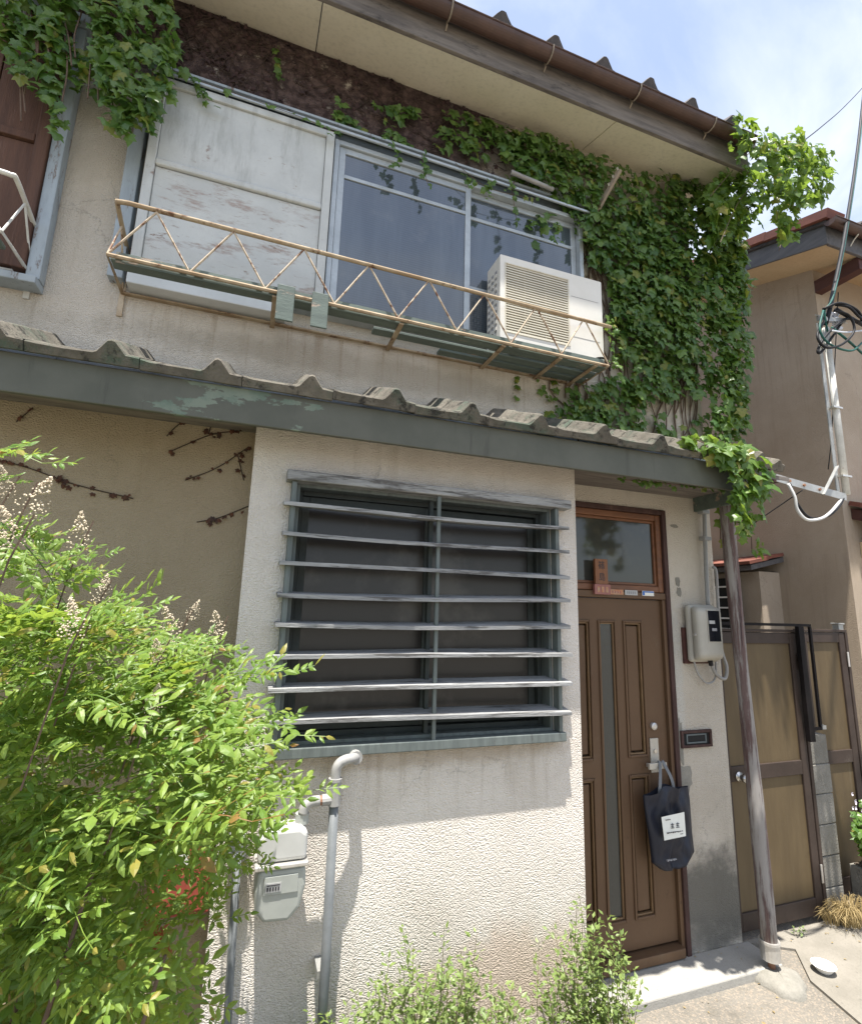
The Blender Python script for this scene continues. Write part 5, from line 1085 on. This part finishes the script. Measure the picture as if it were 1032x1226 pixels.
iv3 = thing('canopy_ivy', (2.55, 2.05, 2.5), 'bright ivy clump spilling over the tiled canopy end above the post', 'ivy')
Lc = []
for poly, Y, n, s in (([(842,530),(870,535),(905,550),(912,565),(908,585),(890,600),(878,612),(872,590),(868,560),(845,545)], 2.02, 130, 0.075),
                   ([(800,527),(830,520),(870,532),(900,548),(880,560),(840,548)], 2.08, 70, 0.07),
                   ([(872,585),(915,585),(912,602),(895,625),(885,645),(873,625)], 2.03, 46, 0.065),
                   ([(868,590),(890,600),(905,655),(898,665),(880,640)], 2.10, 26, 0.055),
                   ([(852,590),(868,590),(872,640),(862,655),(856,620)], 2.46, 46, 0.055)):
    Lc += ivy_region(poly, Y, n, s, 0.07, hang=0.4, jit=0.5)
A, B_ = split(Lc); singles('leaf', IV, A, 'ivy_bright', iv3)
if B_: joined('leaf_mass', IV, B_, 'ivy_bright', iv3)
Ld = strand([at(x, y, Y=2.16) for x, y in ((742,574),(790,578),(835,583),(866,586))], 46, 0.032, 0.008); singles('leaf', IV, Ld, 'ivy', iv3)
m = MB()
for pts, Y in (([(742,574),(790,578),(835,583),(866,586)], 2.16), ([(830,525),(870,545),(895,585),(885,640)], 2.03), ([(862,590),(862,650)], 2.46), ([(885,590),(897,625),(900,662)], 2.10)):
    m.tube(curve_pts([at(x, y, Y=Y) for x, y in pts], 6), 0.003, 5)
m.build('stem_mass', 'bark', iv3)['kind'] = 'stuff'

iv4 = thing('hanging_ivy', (-1.0, 2.45, 4.2), 'dangling green ivy curtain between the plank window and the pale blue shutter box', 'ivy')
Le = []
for poly, Y, n, s in (([(0,-40),(85,-40),(90,20),(80,60),(78,120),(62,140),(50,95),(20,85),(0,45)], 2.47, 300, 0.062),
                   ([(100,-40),(200,-40),(208,20),(215,60),(205,100),(192,120),(195,150),(180,165),(165,150),(150,165),(132,140),(120,110),(112,70)], 2.42, 620, 0.058),
                   ([(70,60),(125,70),(118,120),(95,115),(75,90)], 2.50, 60, 0.06)):
    Le += ivy_region(poly, Y, n, s, 0.13, hang=0.5, jit=0.55)
for pts in ([(200,0),(212,60),(205,115)], [(150,120),(152,168)], [(178,120),(182,172)], [(65,110),(68,160)], [(20,60),(35,110)], [(130,100),(135,150)]):
    Le += strand([at(x, y, Y=2.40) for x, y in pts], 18, 0.05, 0.02)
A, B_ = split(Le); singles('leaf', IV, A[:220], 'ivy', iv4); singles('leaf', IV, A[220:], 'ivy_bright', iv4); joined('leaf_mass', IV, B_, 'ivy', iv4)
m = MB()
for k in range(22):
    x = rnd.uniform(10, 200); y1 = rnd.uniform(60, 150); m.tube(curve_pts([at(x+rnd.uniform(-20, 20), -60, Y=2.5), at(x+rnd.uniform(-10, 10), 0, Y=2.45), at(x, y1*.6, Y=2.41), at(x+rnd.uniform(-8, 8), y1, Y=2.40)], 5), 0.0035, 5)
m.build('stem_mass', 'bark', iv4)['kind'] = 'stuff'

iv5 = thing('trailing_ivy', (1.0, 2.55, 4.6), 'thin dark ivy trails over the window head under the eaves', 'ivy')
Lf = ivy_region([(395,120),(470,130),(560,135),(620,165),(640,190),(640,230),(600,215),(555,190),(500,180),(440,170),(400,160)], 2.575, 260, 0.055, 0.05, dens=-0.02)
Lf += ivy_region([(545,135),(620,160),(700,190),(720,215),(640,195),(560,160)], 2.575, 230, 0.06, 0.06)
for pts, Y in (([(205,85),(290,115),(360,140),(400,158)], 2.45), ([(545,195),(560,215),(585,225),(640,238)], 2.46), ([(612,220),(616,250),(619,268)], 2.46), ([(505,185),(508,205),(513,222)], 2.46), ([(590,215),(582,235)], 2.46), ([(668,268),(664,290)], 2.46), ([(230,90),(245,115),(258,130)], 2.47), ([(330,60),(338,100)], 2.57), ([(460,160),(475,185),(470,200)], 2.46)):
    Lf += strand([at(x, y, Y=Y) for x, y in pts], 16, 0.036, 0.012)
A, B_ = split(Lf); singles('leaf', IV, A, 'ivy', iv5); joined('leaf_mass', IV, B_, 'ivy', iv5)
m = MB()
for pts, Y in (([(205,85),(290,115),(360,140),(400,158)], 2.46), ([(545,195),(585,225),(640,238)], 2.47), ([(612,220),(616,250),(619,268)], 2.465), ([(505,185),(508,205),(513,222)], 2.465)): m.tube(curve_pts([at(x, y, Y=Y) for x, y in pts], 6), 0.002, 4)
m.build('stem_mass', 'bark', iv5)['kind'] = 'stuff'

iv6 = thing('sprig_ivy', (1.7, 2.58, 3.0), 'few small ivy sprigs creeping on the wall below the balcony planks', 'ivy')
Lg = []
for pts, Y in (([(616,448),(618,470),(617,482)], 2.59), ([(640,450),(652,470),(668,485)], 2.59), ([(662,452),(664,475)], 2.59)): Lg += strand([at(x, y, Y=Y) for x, y in pts], 9, 0.04, 0.01)
Lg += strand([at(x, y, Y=2.33) for x, y in ((728,380),(731,410),(735,435),(748,460))], 46, 0.035, 0.02)
singles('leaf', IV, Lg, 'ivy_bright', iv6)

# dead creeper traces
dead = thing('dead_vine', (-0.4, 2.4, 2.2), 'dried leafless vine stems with rusty leaf scraps on the shaded recessed wall', 'dead vine')
DL = oval_leaf(); inst = []; m = MB()
for pts, n in (([(5,552),(40,562),(90,580),(160,597)], 26), ([(298,535),(260,560),(222,575)], 12), ([(300,515),(255,520),(205,540)], 9), ([(230,498),(212,510),(200,522)], 6), ([(300,605),(262,620),(236,625)], 12), ([(285,545),(292,575)], 5), ([(255,502),(250,520)], 4), ([(40,488),(20,505)], 2)):
    P = [at(x, y, Y=YL-0.004) for x, y in pts]; m2 = MB(); m2.tube(curve_pts(P, 6), 0.0024, 5); m2.build('stem', 'dead_stem', dead)
    for (p, B, s, c_) in strand(P, n, 0.022, 0.007): inst.append(((p[0], min(p[1], YL-0.006), p[2]), B, s, c_))
singles('dried_leaf', IV, inst, 'dead_leaf', dead)
dead2 = thing('dead_creeper', (0.3, 2.58, 4.6), 'brown dead creeper stems clinging to the wall band under the eaves', 'dead vine')
m = MB(); inst = []
for k in range(90):
    x, y = rnd.uniform(195, 600), 0; y = 20+(x-200)*0.30+rnd.uniform(-20, 75)
    p = [at(x, y, Y=2.592)]
    for j in range(6): p.append(p[-1]+Vector((rnd.gauss(0, .05), 0, rnd.gauss(0.03, .05))))
    p = [Vector((q.x, 2.594-rnd.random()*.006, min(max(q.z, 4.66), 5.14))) for q in p]
    m.tube(curve_pts(p, 3), rnd.uniform(.0012, .0032), 4)
    for q in p[::2]:
        inst.append(((q.x, q.y-0.004, q.z), basis((rnd.gauss(0, .5), -1, rnd.gauss(0, .5)), (rnd.gauss(0, 1), 0, -1)), rnd.uniform(.012, .034), rnd.random()))
m.build('stem_mass', 'dead_stem', dead2)['kind'] = 'stuff'
joined('leaf_scraps', IV, inst, 'dead_scrap', dead2)

# nandina shrub
nan = thing('nandina_shrub', (-0.62, 1.55, 0), 'tall bright green feathery-leaved shrub with cream flower heads growing by the wall', 'shrub')
LV, LF = lance_leaf()
def spray_mesh(seed, red=False):
    r = random.Random(seed); vs = []; fs = []; var = []; tb = MB()
    def leaflet(p, d, ln):
        n_ = Vector((r.gauss(0, .35), r.gauss(0, .35)-.25, 1.0)); B = basis(n_, Vector(d)+Vector((0, 0, -.12)))
        b = len(vs); vs.extend((LV*ln*np.array([1.05+r.uniform(-.15, .35), 1, 1])) @ B.T+np.array(p)); fs.extend([tuple(i+b for i in f) for f in LF]); var.extend([r.random()*0.55]*len(LV))
    L_ = r.uniform(.27, .36); npair = 5; P = []
    for i in range(7):
        t = i/6; P.append(Vector((L_*t, 0.02*math.sin(t*3+seed), 0.06*math.sin(t*2.0)-0.10*t*t)))
    tb.tube(P, [0.0028-0.0003*i for i in range(7)], 3, False)
    def pinna(p, d, ln):
        d = Vector(d).normalized(); tip = p+d*ln+Vector((0, 0, -ln*.12)); tb.tube([p, tip], 0.0011, 3, False)
        side = d.cross(Vector((0, 0, 1))).normalized()
        for t in (0.32, 0.56, 0.80):
            q = p.lerp(tip, t)
            for s in (-1, 1): leaflet(q, d*0.62+side*s*0.85+Vector((0, 0, r.gauss(.05, .15))), r.uniform(.026, .042))
        leaflet(tip, d+Vector((0, 0, r.gauss(0, .15))), r.uniform(.032, .050))
    for k in range(npair):
        t = 0.30+0.14*k; p = P[0]*0; i = t*6; i0 = min(int(i), 5); p = P[i0].lerp(P[i0+1], i-i0)
        for s in (-1, 1): pinna(p, (0.75, s*0.85, r.gauss(.12, .15)), r.uniform(.075, .13)*(1.1-0.45*t))
    pinna(P[-1], (1, 0, -.05), 0.09)
    n0 = len(vs); vs.extend(tb.v); fs.extend([tuple(i+n0 for i in f) for f in tb.f]); var.extend([0.9]*len(tb.v))
    me = bpy.data.meshes.new('leaf_spray'); me.from_pydata([tuple(map(float, v)) for v in vs], [], fs); me.update()
    me.materials.append(MT['nandina_red' if red else 'nandina']); add_var(me, var); return me
SPR = [spray_mesh(i) for i in range(9)]; SPRR = [spray_mesh(50+i, True) for i in range(2)]
npoly = [(-60,640),(0,640),(60,680),(110,700),(130,715),(200,750),(240,775),(290,800),(270,830),(290,870),(290,900),(310,930),(290,960),(300,985),(270,1005),(262,1040),(245,1060),(245,1100),(225,1130),(222,1230),(230,1330),(-80,1330)]
def spray(pos, d, sc, red=False, roll=None):
    o = link('leaf_spray', (SPRR if red else SPR)[rnd.randrange(2 if red else 9)], nan)
    d = Vector(d).normalized(); up = Vector((rnd.gauss(0, .3), -0.45+rnd.gauss(0, .25), 1)); y = up.cross(d).normalized(); z = d.cross(y)
    Mx = Matrix(((d.x, y.x, z.x), (d.y, y.y, z.y), (d.z, y.z, z.z))).to_4x4()
    o.matrix_local = Matrix.Translation(Vector(pos)-OFF[nan.name]) @ Mx @ Matrix.Scale(sc, 4); return o
stem_c = Vector((-0.66, 1.68, 0))
cnt = 0; tries = 0; tips = []
while cnt < 205 and tries < 20000:
    tries += 1
    px_, py_ = rnd.uniform(-45, 345), rnd.uniform(600, 1320)
    if not inpoly(px_, py_, npoly): continue
    if 178 < px_ < 258 and 985 < py_ < 1095 and rnd.random() < .75: continue
    Y = rnd.uniform(1.40, 2.1) if rnd.random() > .2 else rnd.uniform(1.25, 1.5)
    p = at(px_, py_, Y=Y)
    if p.z < 0.12: continue
    o_ = p-Vector((stem_c.x, stem_c.y, p.z-0.18)); o_.x += rnd.gauss(0, .22); o_.y += rnd.gauss(-.12, .22); o_.z = 0.10+rnd.gauss(0, .12)
    d = o_.normalized(); sc = rnd.uniform(.75, 1.1)
    base = p-d*0.27*sc
    red = False
    spray(base, d, sc, red); tips.append(base); cnt += 1
k = 0
while k < 75:
    p = Vector((rnd.uniform(-1.45, -0.72), rnd.uniform(1.35, 2.1), rnd.uniform(0.25, 2.05)))
    if p.z > 2.05-0.9*max(0, -0.95-p.x) or pix(p)[0] > -40: continue
    o_ = Vector((p.x+0.80+rnd.gauss(0, .2), p.y-1.75+rnd.gauss(-.1, .2), 0.12+rnd.gauss(0, .12))); d = o_.normalized(); sc = rnd.uniform(.75, 1.1)
    spray(p-d*0.27*sc, d, sc); k += 1
# outlying sprays that make the outline
for (x0, y0, x1, y1, Y, s) in ((-75,560,88,530,1.15,1.0), (-60,590,40,560,1.15,.8), (40,690,148,640,1.45,.9), (60,700,140,665,1.5,.8), (60,760,195,700,1.35,1.05), (90,770,190,712,1.5,.9), (215,850,385,765,1.8,.95), (200,880,385,860,1.75,.95), (230,900,350,880,1.8,1.0), (235,965,378,925,1.8,1.05), (260,985,360,955,1.9,.9), (250,985,372,965,1.95,.8), (190,800,300,752,1.7,.9), (190,1085,270,1090,1.85,.5), (200,1010,300,1010,1.9,.9), (160,790,270,760,1.5,.9), (240,1000,345,1018,1.95,.8), (225,1030,335,1042,1.95,.7), (230,960,340,985,1.9,.8), (235,1075,300,1100,1.9,.6), (200,985,330,1000,1.98,.9), (210,1010,330,1022,1.97,.9), (190,1040,310,1060,1.98,.8), (-30,660,95,615,1.5,.9), (-20,650,60,600,1.5,.9), (40,720,150,660,1.6,.9)):
    a, b = at(x0, y0, Y=Y+.03), at(x1, y1, Y=Y-.03); spray(a, b-a, (b-a).length/0.40*s if (b-a).length/0.40*s < 1.5 else 1.5)
for (x, y, Y) in ((185,1110,1.6),):
    p = at(x, y, Y=Y); spray(p-Vector((.08, .02, 0)), (1, -.3, -.1), 0.34, True)
for k in range(11):
    a = Vector((stem_c.x+rnd.uniform(-.28, .38), stem_c.y+rnd.uniform(-.2, .2), 0)); h = rnd.uniform(0.9, 1.55)
    tip = a+Vector((rnd.uniform(-.1, .22)+0.25*(a.x-stem_c.x), rnd.uniform(-.25, .1), h))
    m = MB(); m.tube(curve_pts([a, a.lerp(tip, .4)+Vector((rnd.gauss(0, .03), rnd.gauss(0, .03), 0)), tip], 6), [0.010-0.0005*i for i in range(13)], 6); m.build('cane', 'bark', nan, smooth=True)
def panicle_mesh(seed, L_):
    r = random.Random(seed); m = MB(); pts = []; st = MB()
    for i in range(150):
        t = r.random()**0.8; w = 0.055*(1.05-t)*(0.35+r.random())
        a = r.uniform(0, 6.28); p = Vector((w*math.cos(a), w*math.sin(a), L_*t+w*.5)); s = r.uniform(.0035, .0062)
        m.add([p+Vector((s,0,0)), p+Vector((-s,0,0)), p+Vector((0,s,0)), p+Vector((0,-s,0)), p+Vector((0,0,s)), p+Vector((0,0,-s))], [(0,2,4),(2,1,4),(1,3,4),(3,0,4),(2,0,5),(1,2,5),(3,1,5),(0,3,5)])
    me = m.mesh('flower_panicle'); me.materials.append(MT['flower_cream']); return me
PAN = [panicle_mesh(i, 0.20) for i in range(3)]
for (x, y, Y, s) in ((25,625,1.45,1.0), (95,665,1.5,.9), (8,600,1.45,.7), (215,770,1.75,1.0), (262,770,1.8,.85), (225,745,1.78,.6), (90,770,1.25,.75), (180,860,1.35,.6), (118,725,1.4,.6), (20,660,1.3,.8), (190,795,1.5,.6)):
    p = at(x, y, Y=Y); pc = piece('flower_panicle', PAN[rnd.randrange(3)], nan, p, (rnd.gauss(0, .2), rnd.gauss(.25, .2), rnd.uniform(0, 6)), (s*.62, s*.62, s*.62))
    m = MB(); m.tube([p+Vector((-.06, .03, -.28)), p+Vector((-.01, .0, -.02)), p+Vector((0.02, 0, .10*s))], 0.0025, 4); m.build('flower_stalk', 'bark', nan)

# low shrubs below the window
OV = oval_leaf()
def low_shrub(name, cx_, cy_, rx, ry, h, n, label, lean=0.1, hs=None):
    t = thing(name, (cx_, cy_, 0), label, 'shrub'); inst = []; tw = MB()
    for k in range(n):
        a = rnd.uniform(0, 6.28); q = math.sqrt(rnd.random()); bx, by = cx_+rx*.55*q*math.cos(a), cy_+ry*.55*q*math.sin(a)
        top = Vector((cx_+rx*q*math.cos(a)*1.0+rnd.gauss(0, .03), cy_+ry*q*math.sin(a)+rnd.gauss(0, .03), 0))
        hh = h*(1-0.25*q**2)*rnd.choice((rnd.uniform(.45, .8), rnd.uniform(.7, 1.05)))
        if hs: hh *= hs(top.x)
        top.z = hh+ (rnd.random() < .12)*rnd.uniform(.03, .12)*h/.7; b0 = Vector((bx, by, 0))
        P = curve_pts([b0, b0.lerp(top, .5)+Vector((rnd.gauss(0, .03), rnd.gauss(0, .03), 0)), top], 6); tw.tube(P, [0.003-0.00017*i for i in range(13)], 3, False)
        for j in range(int(54*hh/.7)):
            u = 0.28+0.72*rnd.random()**.75; i = u*12; i0 = min(int(i), 11); p = P[i0].lerp(P[i0+1], i-i0)
            an = rnd.uniform(0, 6.28); out = Vector((math.cos(an), math.sin(an), rnd.uniform(.3, 1.1))); tip = out
            nn = Vector((-math.cos(an)*.5, -math.sin(an)*.5, 1.0))+Vector((rnd.gauss(0, .4), rnd.gauss(0, .4), rnd.gauss(0, .3)))
            pp = p+Vector((math.cos(an), math.sin(an), .4))*rnd.uniform(.0, .03)
            inst.append((tuple(pp), basis(nn, tip), rnd.uniform(.018, .033), rnd.random()))
    tw.build('twig_mass', 'twig_green', t)['kind'] = 'stuff'; joined('foliage', OV, inst, 'privet', t)
low_shrub('low_shrub', 0.66, 1.98, 0.56, 0.20, 0.66, 250, 'wide low light green shrub under the slatted window beside the gas pipe', hs=lambda x: 0.84+0.24*math.exp(-((x-0.78)/.22)**2))
low_shrub('low_shrub', 1.44, 2.02, 0.21, 0.15, 0.70, 80, 'narrow upright light green shrub at the bay corner beside the brown door')
low_shrub('low_shrub', 0.26, 2.0, 0.22, 0.14, 0.42, 60, 'small low shrub sprigs between the tall leafy shrub and the gas pipe')

# dry grass tuft and flowering plant by the block pillar
gt = thing('grass_tuft', (3.75, 2.55, 0.02), 'dry straw-coloured grass tuft at the foot of the block pillar', 'grass')
V = []; F = []; var = []
for cx_, cy_, rr, n, ln in ((3.80, 2.56, 0.10, 420, 0.20), (4.02, 2.50, 0.10, 320, 0.17), (3.68, 2.60, 0.06, 130, 0.14)):
    for k in range(n):
        a = rnd.uniform(0, 6.28); q = rr*math.sqrt(rnd.random()); b0 = Vector((cx_+q*math.cos(a), cy_+q*math.sin(a)*.6, 0.025)); l_ = ln*rnd.uniform(.5, 1.1); a2 = a+rnd.gauss(0, .7)
        d = Vector((math.cos(a2), math.sin(a2), 0)); s = d.cross(Vector((0, 0, 1)))*0.0016; lean = rnd.uniform(.2, .9)
        p1 = b0+d*l_*.35*lean+Vector((0, 0, l_*.62)); p2 = b0+d*l_*lean+Vector((0, 0, l_*(.85-.6*lean)))
        if p2.y > 2.64: p2.y = 2.64
        b = len(V); V += [b0-s, b0+s, p1-s, p1+s, p2]; F += [(b, b+1, b+3, b+2), (b+2, b+3, b+4)]; var += [rnd.random()]*5
me = bpy.data.meshes.new('blades'); me.from_pydata([tuple(v-OFF[gt.name]) for v in V], [], F); me.update(); add_var(me, var); me.materials.append(MT['dry_grass'])
o = link('blades', me, gt); o['kind'] = 'stuff'
fp = thing('flowering_plant', (4.16, 2.67, 0.26), 'green leafy plant with small white flowers growing beside the block pillar', 'plant')
inst = []; m = MB()
for k in range(16):
    b0 = Vector((4.16+rnd.gauss(0, .03), 2.67+rnd.gauss(0, .02), 0.27)); top = b0+Vector((rnd.gauss(0.02, .09), rnd.gauss(-.06, .05), rnd.uniform(.15, .48))); P = curve_pts([b0, b0.lerp(top, .5)+Vector((0, -.02, .03)), top], 5); m.tube(P, .0025, 4)
    for j in range(11):
        p = P[rnd.randrange(3, len(P))]; an = rnd.uniform(0, 6.28)
        inst.append((tuple(p), basis((rnd.gauss(0, .5), -.6+rnd.gauss(0, .3), 1), (math.cos(an), math.sin(an)-.3, -.25)), rnd.uniform(.04, .075), rnd.random()))
m.build('stem_mass', 'twig_green', fp)['kind'] = 'stuff'; singles('leaf', IV, inst, 'ivy_bright', fp)
fm = []
for k in range(30):
    p = Vector((4.14+rnd.gauss(0, .07), 2.60+rnd.gauss(0, .04), rnd.uniform(.45, .76))); m = MB()
    for j in range(5):
        a = 6.28*j/5+rnd.random(); u = Vector((math.cos(a), -.35, math.sin(a)))*.013; w = Vector((-math.sin(a), -.1, math.cos(a)))*.006; m.add([p, p+u*.6+w, p+u, p+u*.6-w], [(0,1,2,3)])
    m.build('flower', 'flower_white', fp)
weeds = thing('weed_sprig', (3.35, 2.58, 0.03), 'tiny green weed in the pavement crack under the gate', 'weed')
inst = [((3.35+rnd.gauss(0, .03), 2.58+rnd.gauss(0, .012), 0.03+rnd.random()*.02), basis((rnd.gauss(0, .5), -.5, 1), (rnd.gauss(0, 1), rnd.gauss(0, .5), .6)), rnd.uniform(.012, .025), rnd.random()) for k in range(26)]
joined('leaf_mass', OV, inst, 'privet', weeds)

# fallen leaves and grit along the step and gate
lt = thing('leaf_litter', (2.9, 2.4, 0.0), 'scattered dry leaves and grit on the ground by the doorstep and gate', 'leaf litter'); lt['kind'] = 'stuff'
inst = []
for k in range(150):
    x = rnd.uniform(1.7, 4.3); y = rnd.choice((rnd.gauss(2.36, .03) if x < 2.9 else rnd.gauss(2.58, .06), rnd.uniform(1.6, 2.6), rnd.gauss(2.57, .02)))
    if y > 2.63: continue
    z = 0.047 if (1.62 < x < 2.95 and y > 2.38) else (0.017 if x > 2.95 else 0.004)
    inst.append(((x, y, z+rnd.uniform(0, .004)), basis((rnd.gauss(0, .3), rnd.gauss(0, .3), 1), (rnd.gauss(0, 1), rnd.gauss(0, 1), 0)), rnd.choice((rnd.uniform(.004, .010), rnd.uniform(.010, .026))), rnd.random()))
joined('dry_leaves', OV, inst, 'dry_grass', lt)
